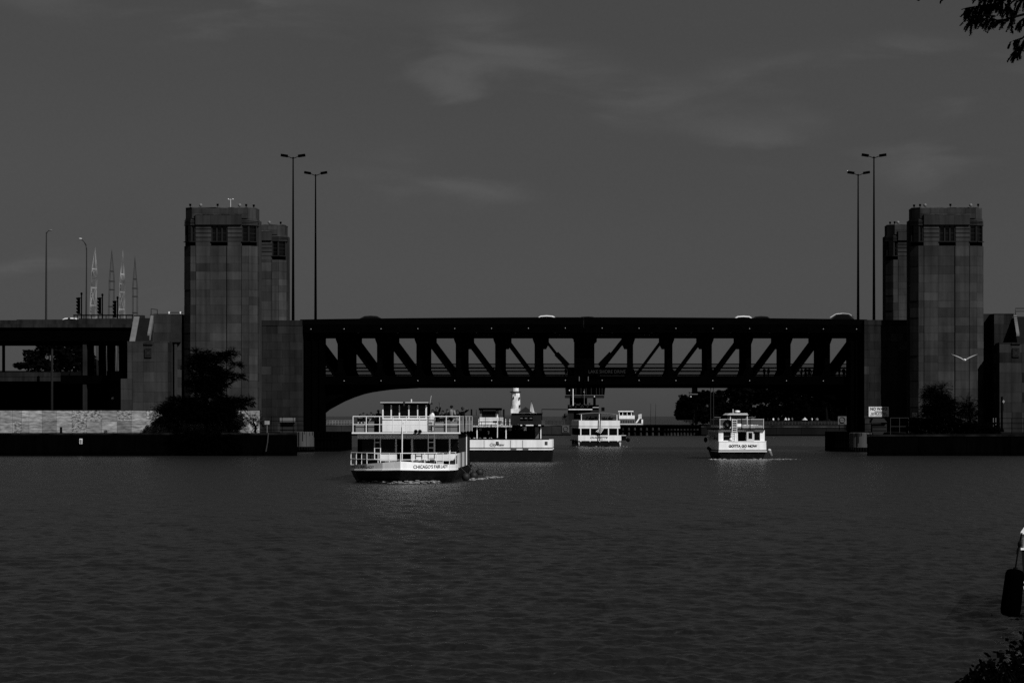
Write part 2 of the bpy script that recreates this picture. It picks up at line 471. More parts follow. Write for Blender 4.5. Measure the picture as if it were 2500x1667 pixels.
# ---------------------------------------------------------------- bridge towers
def tower(name, label, cx, Y, full=True, inner=1, floods=()):
    HW, CH, D = 4.88, 1.0, 4.1
    z = lambda py: wz(py, 330)
    z0 = QZ if full else 12.0
    r = thing(name, label, 'bridge tower', (cx, Y, z0), group='limestone bridge towers')
    def foot(i, hw=HW):
        return [(cx - hw + CH + i * .4, Y + i), (cx + hw - CH - i * .4, Y + i), (cx + hw - i, Y + CH + i * .4), (cx + hw - i, Y + D), (cx - hw + i, Y + D), (cx - hw + i, Y + CH + i * .4)]
    MB().vprism(foot(0.07), z0, z(600)).build('shaft_core', MORTAR, r)
    MB().vprism(foot(0.55), z(600), z(549.5)).build('window_storey_core', DARK, r)
    # stones of the shaft: three bays in front, a narrow strip and a splayed corner each side
    f = foot(0)
    bx0, bx1 = cx - 3.21, cx + 2.92
    zt = z(600)
    H1 = 1.12
    fr = lambda x: x
    zs = [z0]
    while zs[-1] < zt - 1.6: zs.append(zs[-1] + random.choice((0.95, 1.1, 1.1, 1.3)))
    zs.append(zt)
    bxm = bx0 + (bx1 - bx0) * .675
    facing(r, (bx0 + .05, Y - .04), (bxm - .06, Y - .04), z0, zt, [0, .465, 1], zs, STONE, STONE3, .3)
    facing(r, (bxm + .06, Y - .04), (bx1 - .05, Y - .04), z0, zt, [0, 1], zs, STONE, STONE3, .3)
    facing(r, f[0], (bx0, Y), z0, zt, [0, 1], zs, STONE, STONE3, .3)
    facing(r, (bx1, Y), f[1], z0, zt, [0, 1], zs, STONE, STONE3, .3)
    facing(r, f[5], f[0], z0, zt, [0, 1], zs, STONE, STONE3, .3)
    facing(r, f[1], f[2], z0, zt, [0, 1], zs, STONE, STONE3, .3)
    if inner > 0: facing(r, f[2], f[3], z0, zt, [0, .5, 1], zs, STONE3)
    else: facing(r, f[4], f[5], z0, zt, [0, .5, 1], zs, STONE3)
    # buttress strip behind the flank
    s = 1 if inner > 0 else -1
    MB().box(cx + s * HW, cx + s * (HW + 0.12), Y + 2.6, Y + D, z0, z(536)).build('pilaster', STONE3, r)
    # window storey: banded blocks between the openings, then the windows
    zb = [z(600), z(590), z(579.5), z(569.5), z(559.5), z(549.5)]
    for a, b in ((cx - 3.21, cx - 1.17), (cx + 1.06, cx + 2.92)):
        for i in range(5):
            piece('band_block', STONE, r, ((a + b) / 2, Y + .3, (zb[i] + zb[i + 1]) / 2), (b - a, .62, zb[i + 1] - zb[i] - (0.02 if i == 0 else .11)))
    for sx, p0, p1 in ((-1, f[4], f[5]), (1, f[2], f[3])):
        MB().box(p0[0] - (.0 if sx < 0 else .5), p0[0] + (.5 if sx < 0 else .0), Y + CH + .9, Y + D, z(600), z(549.5)).build('flank_wall', STONE3, r)
    def window(p0, p1, bays):
        d = Vector((p1[0] - p0[0], p1[1] - p0[1])); ln = d.length; d /= ln
        nx, ny = d.y, -d.x
        rz = math.atan2(d.y, d.x)
        za, zbn = z(589), z(549.5)
        def pc(u0, u1, v0, v1, off, t, nm, m, par):
            c = (p0[0] + d.x * (u0 + u1) / 2 - nx * off, p0[1] + d.y * (u0 + u1) / 2 - ny * off, (v0 + v1) / 2)
            b = MB(); hx, hz = (u1 - u0) / 2, (v1 - v0) / 2
            vs = []
            for (a, tt, h) in [(-1, -1, -1), (1, -1, -1), (1, 1, -1), (-1, 1, -1), (-1, -1, 1), (1, -1, 1), (1, 1, 1), (-1, 1, 1)]:
                vs.append((c[0] + d.x * a * hx - nx * tt * t / 2, c[1] + d.y * a * hx - ny * tt * t / 2, c[2] + h * hz))
            b.add(vs, [(0, 3, 2, 1), (4, 5, 6, 7), (0, 1, 5, 4), (1, 2, 6, 5), (2, 3, 7, 6), (3, 0, 4, 7)])
            return b.build(nm, m, par)
        wn = pc(0.02, ln - .02, za, zbn, .34, .1, 'window', GLASS, r)
        n = bays
        for k in range(n + 1):
            u = 0.08 + (ln - .16) * k / n
            pc(u - .08, u + .08, za, zbn, .2, .22, 'mullion', FRAMEM, wn)
        pc(0, ln, (za + zbn) / 2 - .04, (za + zbn) / 2 + .04, .26, .08, 'transom', FRAMEM, wn)
        pc(0, ln, za + (zbn - za) * .25 - .02, za + (zbn - za) * .25 + .02, .27, .06, 'glazing_bar', FRAMEM, wn)
        pc(0, ln, za + (zbn - za) * .75 - .02, za + (zbn - za) * .75 + .02, .27, .06, 'glazing_bar', FRAMEM, wn)
        pc(0, ln, za - .1, za, .02, .36, 'sill', FRAMEM, wn)
        pc(0.03, ln - .03, z(600), za - .1, .16, .1, 'spandrel', BLACK, wn)
    window((cx - 1.17, Y), (cx + 1.06, Y), 3)
    window((f[0][0], f[0][1]), (cx - 3.21, Y), 1)
    window((cx + 2.92, Y), (f[1][0], f[1][1]), 1)
    window(f[5], f[0], 1)
    window(f[1], f[2], 1)
    # head of the tower: ribbed corners, a proud panel over the centre, plain parapet
    f2 = foot(.1)
    MB().vprism(f2, z(549.5), z(533)).build('head_core', STONE, r)
    for k in range(3):
        MB().vprism(foot(-.03), z(546.5 - k * 3.6), z(545 - k * 3.6)).build('rib', STONE, r)
    MB().vprism(foot(-.06), z(549.5), z(548)).build('rib', STONE, r)
    hw = HW - .2
    f3 = foot(.02, hw)
    MB().vprism(foot(.12, hw), z(533), z(507)).build('parapet_core', MORTAR, r)
    facing(r, f3[0], f3[1], z(533), z(508.5), [0, .18, .5, .82, 1], [z(533), z(521), z(508.5)], STONE, STONE3, .4)
    facing(r, f3[5], f3[0], z(533), z(508.5), [0, 1], [z(533), z(508.5)], STONE, STONE3, .4)
    facing(r, f3[1], f3[2], z(533), z(508.5), [0, 1], [z(533), z(508.5)], STONE, STONE3, .4)
    facing(r, f3[2], f3[3], z(533), z(508.5), [0, 1], [z(533), z(508.5)], STONE3)
    facing(r, f3[4], f3[5], z(533), z(508.5), [0, 1], [z(533), z(508.5)], STONE3)
    MB().vprism(foot(-.03, hw), z(508.5), z(506)).build('parapet_cap', mat('worn cap stone', .035, .9, .1, .9, .7, contrast=2), r)
    for a, b in ((bx0, bx0 + 2.0), (bx0 + 2.0, bx0 + 4.1), (bx0 + 4.1, bx1)):
        piece('head_panel', STONE3, r, ((a + b) / 2, Y + .0, (z(549.0) + z(525)) / 2), (b - a - .02, .5, z(525) - z(549.0) - .02))
    MB().box(bx0 - .03, bx1 + .03, Y - .29, Y + .3, z(525), z(523.5)).build('panel_cap', mat('worn cap stone', .035), r)
    # lamps and little domes on the roof edge
    for kind, u, y in floods:
        p = (cx + u, Y + y, z(506))
        if kind == 'f':
            b = MB().tube([p, (p[0], p[1], p[2] + .22)], .05); b.box(p[0] - .13, p[0] + .13, p[1] - .1, p[1] + .12, p[2] + .2, p[2] + .48); b.build('floodlight', BLACK, r)
        elif kind == 'd':
            b = MB().tube([p, (p[0], p[1], p[2] + .15)], .07); b.ball((p[0], p[1], p[2] + .34), .24); b.build('dome_camera', MIDG, r, smooth=True)
        elif kind == 'w':
            b = MB().tube([p, (p[0], p[1], p[2] + 1.25)], [.05, .03]); b.build('instrument_mast', LIME, r)
            MB().tube([(p[0] - .32, p[1], p[2] + 1.15), (p[0] + .32, p[1], p[2] + 1.15)], .025).ball((p[0] - .3, p[1], p[2] + 1.2), .1).ball((p[0] + .3, p[1], p[2] + 1.2), .1).build('wind_cups', LIME, r)
    MB().box(cx - 3.6, cx + 3.4, Y + .3, Y + .36, z(505) + .05, z(505) + .08).build('roof_rail', MIDG, r)
    return r
CL, CR = wx(536.5, 330), wx(2314, 330)
tower('bridge_tower', 'tall limestone tower left of the bridge, in front, with a wind gauge on top', CL, 330, True, 1,
      (('f', -4.0, .4), ('d', -2.7, 1), ('f', -.35, .4), ('w', 1.2, 1.6), ('d', 2.5, 1), ('f', 3.4, .8), ('f', 4.3, 1.6)))
tower('bridge_tower', 'limestone tower behind the left one, half hidden, beside the lamp post', CL, 359.5, False, 1,
      (('d', 2.4, 1), ('f', 4.0, 1.4)))
tower('bridge_tower', 'tall limestone tower right of the bridge, in front, behind the flying gull', CR, 330, True, -1,
      (('f', -4.3, 1.6), ('f', -3.6, .8), ('d', -2.9, 1), ('f', 0.4, .4), ('d', 3.2, 1), ('f', 4.1, .4)))
tower('bridge_tower', 'narrow strip of limestone tower behind the right one', CR, 359.5, False, -1,
      (('f', -4.2, 1.4), ('f', -3.6, .8), ('d', -3.1, 1)))

# walls between tower and bridge leaf
def link_wall(label, px0, px1, pytop):
    Y = 335.0
    x0, x1 = wx(px0, Y), wx(px1, Y); zt = wz(pytop, Y)
    r = thing('abutment_wall', label, 'stone wall', ((x0 + x1) / 2, Y, QZ))
    MB().box(x0, x1, Y + .08, 361, QZ, zt).build('wall_core', MORTAR, r)
    facing(r, (x0, Y), (x1, Y), QZ, zt - .7, [0, .22, .46, .73, 1], 1.12, STONE2, STONE3, .10, shift=.11)
    MB().box(x0, x1 + .0, Y - .1, 361, zt - .7, zt).build('coping', STONE2, r)
    return r
link_wall('dark stone wall joining the left front tower to the bridge', 626, 738, 782)
link_wall('dark stone wall behind the no wake sign, right end of bridge', 2110, 2224, 781)

# abutments with stairs, medallion and pale copings
def medallion(r, px, py, Y):
    MB().pb(px - 11, py - 24, px + 11, py - 20, Y - .18, .3).build('hood', STONE2, r)
    for k, (h, w_) in enumerate(((11, 8.5), (8.2, 6.2), (5.4, 4.0), (2.8, 2.0))):
        d = .16 - .05 * k
        b = MB(); Yk = Y - .2 + k * .035; t = .05
        q = 1.2
        for (a0, b0, a1, b1) in ((-w_, -h, w_, -h + q), (-w_, h - q, w_, h), (-w_, -h + q, -w_ + q, h - q), (w_ - q, -h + q, w_, h - q)):
            b.pb(px + a0, py + b0, px + a1, py + b1, Yk, .16)
        b.build('relief_square', STONE3 if k % 2 == 0 else STONE, r)
    MB().pb(px - 7.8, py - 10.5, px + 7.8, py + 10.5, Y - .06, .06).build('relief_field', STONE, r)

def stairs(r, pts, n, mtread):
    """pts: left/right foot and head of the flight in world (x0,x1,ya,za,yb,zb)"""
    x0, x1, ya, za, yb, zb = pts
    for k in range(n):
        y0 = ya + (yb - ya) * k / n; z1 = za + (zb - za) * (k + 1) / n; z0 = za + (zb - za) * k / n
        MB().box(x0, x1, y0, yb, z0 + .004, z1).build('stair_step', mtread, r)

# left
r = thing('stair_abutment', 'stone stair block with square medallion left of the left tower', 'stair', (wx(360, 327.3), 327.3, QZ))
Y = 327.3
MB().box(wx(311, Y) + .06, wx(410, Y) - .06, Y + .08, 333, QZ, wz(833.5, Y)).build('block_core', MORTAR, r)
facing(r, (wx(311, Y), Y), (wx(410, Y), Y), QZ, wz(834, Y), [0, .12, .40, .66, 1], 1.32, STONE, STONE3, .3)
facing(r, (wx(410, Y), Y), (wx(410, Y), Y + 2.6), QZ, wz(834, Y), [0, 1], 1.32, STONE2)
MB().box(wx(311, Y) - .03, wx(410, Y) + .03, Y - .06, Y + 1.0, wz(836, Y), wz(833, Y)).build('coping', STONE, r)
Yb = 326.6
MB().box(wx(295, Yb) + .05, wx(322, Yb), Yb + .06, 327.4, QZ, wz(924, Yb)).build('step_core', MORTAR, r)
facing(r, (wx(295, Yb), Yb), (wx(322, Yb), Yb), QZ, wz(924, Yb), [0, 1], 1.35, STONE, STONE3, .3)
medallion(r, 362, 861, Y - .02)
zs0, zs1 = wz(833.5, Y), wz(772, 330.5)
stairs(r, (wx(329.5, Y), wx(362, Y), Y + .25, zs0, 330.5, zs1 - .25), 12, mat('worn stair stone', .010, .9, .05, .3, 1.0))
def sloping(r, px0, px1, pa, Ya, pb_, Yb_, th=.9):
    """raking coping: foot at picture height pa, Ya out, head at pb_, Yb_ out"""
    b = MB(); xa0, xa1 = wx(px0, Ya), wx(px1, Ya)
    n = 4
    for k in range(n):
        f0, f1 = k / n, (k + 1) / n - .006
        y0, y1 = Ya + (Yb_ - Ya) * f0, Ya + (Yb_ - Ya) * f1
        za, zb = wz(pa, Ya) + (wz(pb_, Yb_) - wz(pa, Ya)) * f0, wz(pa, Ya) + (wz(pb_, Yb_) - wz(pa, Ya)) * f1
        b = MB().add([(xa0, y0, za - th), (xa1, y0, za - th), (xa1, y1, zb - th), (xa0, y1, zb - th), (xa0, y0, za), (xa1, y0, za), (xa1, y1, zb), (xa0, y1, zb)],
                     [(0, 3, 2, 1), (4, 5, 6, 7), (0, 1, 5, 4), (1, 2, 6, 5), (2, 3, 7, 6), (3, 0, 4, 7)])
        b.build('raking_coping', COPING, r)
sloping(r, 316, 329.5, 833, 327.32, 772, 330.5)
sloping(r, 360, 367, 814, 328.2, 770, 330.5)
Yu = 330.7
MB().box(wx(375, Yu), wx(441, Yu) - .05, Yu + .08, 336, wz(835, Yu), wz(766, Yu)).build('upper_core', MORTAR, r)
facing(r, (wx(366, Yu), Yu), (wx(417, Yu), Yu), wz(834, Yu), wz(767, Yu), [0, .18, .62, 1], 1.25, STONE, STONE3, .4)
facing(r, (wx(417, Yu), Yu + .7), (wx(441, Yu), Yu + .7), QZ, wz(767, Yu), [0, .55, 1], 1.25, STONE3, STONE2, .2)
MB().box(wx(417, Yu), wx(441, Yu), Yu + .8, 336, QZ, wz(767, Yu)).build('recess_core', MORTAR, r)
MB().pb(426, 775, 432, 1045, Yu + .3, .5).build('pilaster', STONE, r)
MB().box(wx(326, 330.5), wx(349, 330.5), 330.6, 332, zs1 - 2, zs1 + .15).build('head_landing', STONE2, r)
MB().tube([at(369, 770, 330.8), at(369, 754, 330.8), at(384, 756, 330.8), at(384, 768, 330.8)], .05).build('handrail', BLACK, r)
# right
r = thing('stair_abutment', 'stone stair block with square medallion right of the right tower', 'stair', (wx(2480, 327.3), 327.3, QZ))
MB().box(wx(2440, Y) + .06, wx(2640, Y), Y + .08, 333, QZ, wz(836, Y)).build('block_core', MORTAR, r)
facing(r, (wx(2440, Y), Y), (wx(2540, Y), Y), QZ, wz(837, Y), [0, .30, .55, .85, 1], 1.32, STONE3, STONE2, .15)
MB().box(wx(2440, Y) - .03, wx(2640, Y), Y - .06, Y + 1.0, wz(839, Y), wz(836, Y)).build('coping', STONE2, r)
MB().box(wx(2427, Yu) + .05, wx(2475, Yu), Yu + .08, 336, QZ, wz(767, Yu)).build('upper_core', MORTAR, r)
facing(r, (wx(2427, Yu), Yu), (wx(2471, Yu), Yu), wz(838, Yu), wz(768, Yu), [0, .55, 1], 1.25, STONE2, STONE3, .2)
facing(r, (wx(2427, Yu), Yu), (wx(2440, Yu), Yu), QZ, wz(838, Yu), [0, 1], 1.25, STONE2, STONE, .4)
MB().box(wx(2427, Yu) - .05, wx(2475, Yu), Yu - .05, 336, wz(768, Yu), wz(765.5, Yu)).build('coping', STONE2, r)
medallion(r, 2481, 860, Y - .02)
stairs(r, (wx(2484, Y), wx(2560, Y), Y + .25, wz(836, Y), 330.5, wz(773, 330.5)), 12, MATS['worn stair stone'])
sloping(r, 2481.5, 2489, 815, 328.2, 770, 330.5)
MB().tube([at(2479, 768, 330.8), at(2479, 753, 330.8), at(2560, 753, 330.8)], .05).tube([at(2479, 760, 330.8), at(2560, 760, 330.8)], .04).build('handrail', BLACK, r)
# tail wall between the right tower and that stair
Yk = 334.5
MB().box(wx(2400, Yk), wx(2436, Yk), Yk, 352, QZ, wz(766, Yk)).build('recess_wall', STONE2, r)
# ---------------------------------------------------------------- the double deck bascule bridge, one thing for each leaf
YN, YF = 338.0, 355.8          # the two trusses
ZT, ZTB = 17.0, wz(816, YN)    # top chord
ZLT, ZLB = wz(917, YN), wz(943.4, YN)
XC = wx(1425.3, YN)
def deck_z(x):                 # the deck rises slightly to the middle
    return 18.05 - 0.30 * ((x - XC) / 38.0) ** 2
DLAMP = mat('dull lamp glass', .30, .6, .2)
def gusset(b, cx, cz, w_, h, y0, y1, c=0.35):
    b.prism([(cx - w_, cz - h + c), (cx - w_ + c, cz - h), (cx + w_ - c, cz - h), (cx + w_, cz - h + c), (cx + w_, cz + h), (cx - w_, cz + h)], y0, y1)
def leaf(label, s):
    """s = -1 left leaf, +1 right leaf"""
    xe = XC + s * 39.5
    r = thing('bascule_leaf', label, 'bridge', (XC + s * 38, 346, -1))
    X = lambda d: XC + s * d              # d metres from the middle of the bridge
    pw = 0.72
    posts = [0.68] + [(24.1 + 96.2 * k) * 338 / F - pw / 2 for k in range(1, 8)]
    # decks and edge plates
    xs = [X(.06 + (38.4 - .06) * k / 8) for k in range(9)]
    for k in range(8):
        a, b_ = xs[k], xs[k + 1]
        za, zb = deck_z(a), deck_z(b_)
        q = MB().add([(a, 335.5, za - 1.05), (b_, 335.5, zb - 1.05), (b_, 335.5, zb), (a, 335.5, za), (a, 335.8, za - 1.05), (b_, 335.8, zb - 1.05), (b_, 335.8, zb), (a, 335.8, za)],
                     [(0, 1, 2, 3), (7, 6, 5, 4), (3, 2, 6, 7), (4, 5, 1, 0), (1, 5, 6, 2), (0, 3, 7, 4)])
        q.build('parapet_plate', FASCIA, r)
        q = MB().add([(x, y, z - (24 if False else 0)) for x, y, z in [(a, 361.4, za - .5), (b_, 361.4, zb - .5), (b_, 361.4, zb), (a, 361.4, za), (a, 361.7, za - .5), (b_, 361.7, zb - .5), (b_, 361.7, zb), (a, 361.7, za)]],
                     [(0, 1, 2, 3), (7, 6, 5, 4), (3, 2, 6, 7), (4, 5, 1, 0), (1, 5, 6, 2), (0, 3, 7, 4)])
        q.build('parapet_plate', FASCIA, r)
        MB().box(min(a, b_), max(a, b_), 335.8, 361.4, 16.2, min(za, zb) - .95).build('upper_deck', ROAD, r)
    MB().box(X(.06), X(39.2), 335.3, 335.52, 15.95, 17.06).build('edge_girder', BLACK, r)
    MB().box(X(.06), X(39.2), 337.0, 361.8, 9.6, 10.0).build('lower_deck', ROAD, r)
    MB().box(X(.06), X(39.2), 336.9, 337.06, 9.0, 10.15).build('lower_edge_girder', BLACK, r)
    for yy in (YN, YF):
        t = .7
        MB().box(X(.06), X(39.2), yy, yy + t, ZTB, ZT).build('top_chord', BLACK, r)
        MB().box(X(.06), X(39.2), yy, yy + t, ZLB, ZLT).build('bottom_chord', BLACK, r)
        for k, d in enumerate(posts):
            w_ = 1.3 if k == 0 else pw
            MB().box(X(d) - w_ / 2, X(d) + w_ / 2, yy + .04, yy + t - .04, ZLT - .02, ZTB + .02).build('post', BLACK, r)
            if yy == YN and k < 7:      # braced cross frame behind the post
                MB().box(X(d) - .2, X(d) + .2, yy + t, YF, ZLT - .02, ZTB + .3).build('cross_frame', BLACK, r)
            if k < 7:
                b = MB()
                if k:
                    zb_ = ZTB - 1.55
                    b.prism([(X(d + .62), ZTB + .2), (X(d - 1.15), ZTB + .2), (X(d - 1.15), ZTB - .75), (X(d - .75), zb_), (X(d + .3), zb_), (X(d + .62), ZTB - .7)], yy + .1, yy + t - .1)
                else:
                    gusset(b, X(d), ZTB - .25, 1.0, .55, yy + .1, yy + t - .1)
                b.build('gusset_plate', BLACK, r); b = MB()
                b.prism([(X(d) - (.8 if k else 1.1), ZLT), (X(d) + (.8 if k else 1.1), ZLT), (X(d) + .45, ZLT + .9), (X(d) - .45, ZLT + .9)], yy + .1, yy + t - .1)
                b.build('gusset_plate', BLACK, r)
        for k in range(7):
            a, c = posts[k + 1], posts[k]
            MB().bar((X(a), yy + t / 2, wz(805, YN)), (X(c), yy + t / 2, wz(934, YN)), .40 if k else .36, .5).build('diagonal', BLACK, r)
            if yy == YN:
                ym = (YN + YF + t) / 2
                MB().bar((X(a), ym, wz(805, YN)), (X(c), ym, wz(934, YN)), .30, YF - YN - .6).build('sway_plate', BLACK, r)
        # curved haunch down to the pier, with its small eye
        P = lambda px, py: (wx(px, YF), wz(py, YF))
        cur = [(792, 1010), (804, 1000), (820, 991), (841.6, 979.6), (865, 970), (889, 962), (909, 957.5), (930, 954.3), (953, 951.3), (977, 949.5), (1020, 947.3)]
        eye = [(792, 952), (804, 952), (801, 961), (792, 966)]
        cs = [P(*c) for c in cur]
        if s > 0: cs = [(2 * XC - x, z) for x, z in cs]
        top = ZLB + .02
        b = MB()
        for (x0, z0), (x1, z1) in zip(cs[:-1], cs[1:]):
            b.prism([(x0, z0), (x1, z1), (x1, top), (x0, top)], yy + .05, yy + t - .05)
        ho = b.build('haunch_plate', BLACK, r)
    # machinery boxes leaning on the middle diagonals
    a = Vector((X(3.75), YN - .2, wz(863, YN))); c = Vector((X(2.15), YN - .2, wz(893, YN)))
    MB().bar(a, c, .7, .5).build('lock_machinery', BLACK, r)
    MB().box(X(2.2), X(.4), YN + .8, YN + 1.4, ZLT, ZLT + 1.0).build('lock_housing', BLACK, r)
    # floor beams close the space between the trusses
    for d in posts:
        MB().box(X(d) - .25, X(d) + .25, YN + .75, YF - .05, 15.95, 16.22).build('floor_beam', BLACK, r)
        MB().box(X(d) - .25, X(d) + .25, YN + .75, YF - .05, 8.75, 9.58).build('floor_beam', BLACK, r)
    # walkway railing on the lake side
    yr = 361.0
    b = MB()
    n = int(38.8 / .125)
    for k in range(n):
        x = X(.1 + k * .125)
        b.box(x - .03, x + .03, yr, yr + .03, 10.0, wz(888.5, yr))
    o = b.build('railing_picket', BLACK, r); o['kind'] = 'stuff'
    for p0, p1 in ((887.3, 889.6), (896.5, 900), (904.5, 908), (913.5, 916.5)):
        MB().box(X(.1), X(39), yr - .06, yr - .01, wz(p1, yr), wz(p0, yr)).build('railing_bar', BLACK, r)
    # small white lamps in two rows
    for k in range(8):
        x = (1425 + s * (45 + 90 * k)) if k < 7 else 1425 + s * (45 + 90 * 7 - 9)
        p = at(x, 801 + .35 * k, 335.1)
        MB().ball(p, .07, 8, 4).build('deck_lamp', DLAMP, r)
        if k < 7:
            p = at(x, 928.3 + .25 * k, 336.7); MB().ball(p, .07, 8, 4).build('deck_lamp', DLAMP, r)
        if k < 6:
            p = at(1425 + s * (70 + 96 * k), 812, 337.3); MB().ball(p, .10, 8, 4, (1.6, 1, .6)).build('walk_lamp', MIDG, r)
    for dd in (12, ):
        MB().tube([at(1425 + s * 11, 919, 336.6), at(1425 + s * 11, 930, 336.6)], .06).build('hanger_rod', MIDG, r)
    return r
leaf('left half of the black double deck truss bridge across the river', -1)
leaf('right half of the black double deck truss bridge across the river', 1)
for s, lab, px0, px1 in ((-1, 'black steel pier under the left end of the bridge', 739, 791), (1, 'black steel pier under the right end of the bridge', 2072, 2111)):
    r = thing('bridge_pier', lab, 'pier', (wx((px0 + px1) / 2, 336), 345, -2))
    x0, x1 = wx(px0, 336.2), wx(px1, 336.2)
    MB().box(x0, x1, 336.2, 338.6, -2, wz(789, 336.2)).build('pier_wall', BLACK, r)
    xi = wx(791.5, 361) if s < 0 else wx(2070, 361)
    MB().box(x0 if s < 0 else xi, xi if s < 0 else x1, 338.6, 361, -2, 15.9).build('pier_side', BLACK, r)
    for k in range(3):
        xx = x0 + (x1 - x0) * (k + .5) / 3
        MB().box(xx - .14, xx + .14, 335.95, 336.3, 0, 15).build('stiffener', BLACK, r)
sg = thing('street_sign', 'long dark street name sign on the lower deck at mid bridge', 'sign', at(1483, 914, 336.4))
MB().pb(1434, 899.5, 1532, 913.5, 336.4, .12).build('sign_board', BLACK, sg)
lettering('LAKE SHORE DRIVE', at(1482, 907, 336.37), wx(1528, 336.4) - wx(1438, 336.4), .44, mat('dull sign letters', .02, .8, .1), sg)

# black timber fender piers and the round dolphins at their ends
def fender_pier(label, px0, px1):
    Y0 = 327.5
    r = thing('fender_pier', label, 'pier', (wx((px0 + px1) / 2, Y0), 334, -1.5))
    x0, x1 = wx(px0, Y0), wx(px1, Y0); zt = wz(1053, Y0)
    MB().box(x0 + .1, x1 - .1, Y0 + .3, 343, -1.5, zt - .1).build('pier_core', BLACK, r)
    n = 13
    for k in range(n):
        x = x0 + (x1 - x0) * (k + .5) / n
        MB().lathe(x, Y0 + .18, [(.2, -1.5), (.19, zt - random.uniform(0, .15))], 8).build('timber_pile', BLACK, r)
    for z in (.5, 1.6): MB().box(x0, x1, Y0 - .12, Y0 + .05, z, z + .25).build('wale', BLACK, r)
fender_pier('black timber fender pier under the left end of bridge', 722, 831)
fender_pier('black timber fender pier under the right end of bridge', 2037, 2126)
def dolphin(label, cx, Y, py0, py1, rr, m, n=22):
    x = wx(cx, Y); z1, z0 = wz(py0, Y), wz(py1, Y)
    r = thing('mooring_dolphin', label, 'mooring', (x, Y + rr, -1.5))
    b = MB(); b.lathe(x, Y + rr, [(rr, z0), (rr, z1 - .06), (rr - .06, z1)], 40); b.build('steel_drum', m, r, smooth=False)
    for k in range(n):
        a = math.pi + math.pi * (k + .5) / n
        w_ = random.uniform(.02, .07)
        ln = random.uniform(.2, 1.0) * (z1 - z0)
        if random.random() < .55:
            b = MB().box(x + math.cos(a) * (rr + .012) - w_, x + math.cos(a) * (rr + .012) + w_, Y + rr + math.sin(a) * (rr + .012) - .01, Y + rr + math.sin(a) * (rr + .012) + .02, z1 - ln, z1 - .02)
            b.build('rust_streak', RUBBER, r)
    MB().lathe(x, Y + rr, [(rr - .1, -1.5), (rr - .1, z0)], 24).build('dolphin_base', BLACK, r)
    for k in range(14):
        a = math.pi + math.pi * (k + .5) / 14
        MB().box(x + math.cos(a) * (rr + .02) - .09, x + math.cos(a) * (rr + .02) + .09, Y + rr + math.sin(a) * (rr + .02) - .06, Y + rr + math.sin(a) * (rr + .02) + .06, z0 - random.uniform(.35, .55), z0 - .05).build('tyre_strip', RUBBER, r)
DR1 = mat('stained steel drum', .042, .7, .2, .35, .7, stretch=(1.5, 1.5, .25))
dolphin('round grey steel dolphin below the left abutment wall', 734, 322, 1054, 1090, 1.56, DR1, 10)
dolphin('round grey steel dolphin with dark streaks below no wake sign', 2105, 322, 1056, 1092, 1.54, DR1, 26)

# ---------------------------------------------------------------- viaduct that carries the road to the left
V = thing('viaduct', 'two level concrete road viaduct running off to the left', 'viaduct', (wx(150, 340), 348, QZ))
Yv = 336.0
x0, x1 = wx(-260, Yv), wx(322, Yv)
edges = [-260, -150, -60, 40, 110, 190, 270, 322]
for a, b in zip(edges[:-1], edges[1:]):
    top = 781.5 if b <= 40 else (780 if b <= 190 else 777.5)
    MB().pb(a + .3, top, b - .3, 791.5, Yv, .4).build('parapet_panel', CONC, V)
    MB().pb(a + .3, 790.9, b - .3, 799.5, Yv - .25, .6).build('edge_beam', CONC, V)
MB().box(x0, x1, Yv + .4, 361, wz(800, Yv), wz(796, Yv)).build('upper_slab', CONC, V)
MB().box(x0, x1, Yv + .1, 360, wz(832, Yv), wz(800, Yv)).build('upper_girder', BLACK, V)
for a, b, p0, p1 in ((-260, 146, 908.5, 919), (-260, 146, 920, 930.5), (270, 298, 906.5, 929)):
    MB().pb(a, p0, b, p1, Yv - .1 * (p0 > 915), .5).build('lower_edge_beam', CONC, V)
MB().box(x0, wx(298, Yv), Yv + .4, 361, wz(936, Yv), wz(916, Yv)).build('lower_slab', BLACK, V)
MB().box(x0, wx(310, 365), 364, 366, QZ, wz(934, 365)).build('back_wall', BLACK, V)
for a, b, yy, m, p0 in ((202, 211, 336.5, CONC, 800), (211, 226.5, 352, BLACK, 800), (240, 256, 350, BLACK, 800), (261.5, 278, 350, BLACK, 800), (290, 313, 348, BLACK, 800),
                        (5, 10, 344, BLACK, 840), (-70, -60, 337, CONC, 800), (-160, -150, 337, CONC, 800)):
    w_ = abs(wx(b, yy) - wx(a, yy))
    MB().box(wx(a, yy), wx(b, yy), yy, yy + max(.6, w_), QZ, wz(p0, yy)).build('column', m, V)
MB().pb(-10, 838, 60, 844, 345, .5).pb(28, 832, 33, 840, 345, .4).pb(56, 832, 60, 840, 345, .4).build('pipe_rack', BLACK, V)
MB().pb(267, 935, 296, 1001, 338, .4).build('pier_panel', STONE2, V)
tag(MB().tube([at(127, 1001, 333), at(127, 852, 333)], [.17, .15], 8).build('timber_pole', CONC), 'plain upright pole in front of the viaduct, left', 'pole')
lg = thing('globe_lamp', 'small round white lamp under the viaduct beside the stair block', 'lamp', at(275, 1001, 336))
MB().tube([at(275, 1001, 336), at(275, 976, 336)], .05).build('lamp_post', BLACK, lg)
MB().ball(at(275, 972.5, 336), .2).build('lamp_globe', CHROME, lg, smooth=True)

# rail on the viaduct
g = thing('guard_rail', 'thin dark guard rail on the viaduct beside traffic signals', 'railing', at(252, 778, 341))
MB().tube([at(179, 769.6, 341), at(325, 769.6, 341)], .09).build('top_rail', BLACK, g)
for px in (181, 189, 205, 223, 241, 259, 276, 293, 308, 323): MB().tube([at(px, 785, 341), at(px, 769.6, 341)], .06, 5).build('rail_post', BLACK, g)

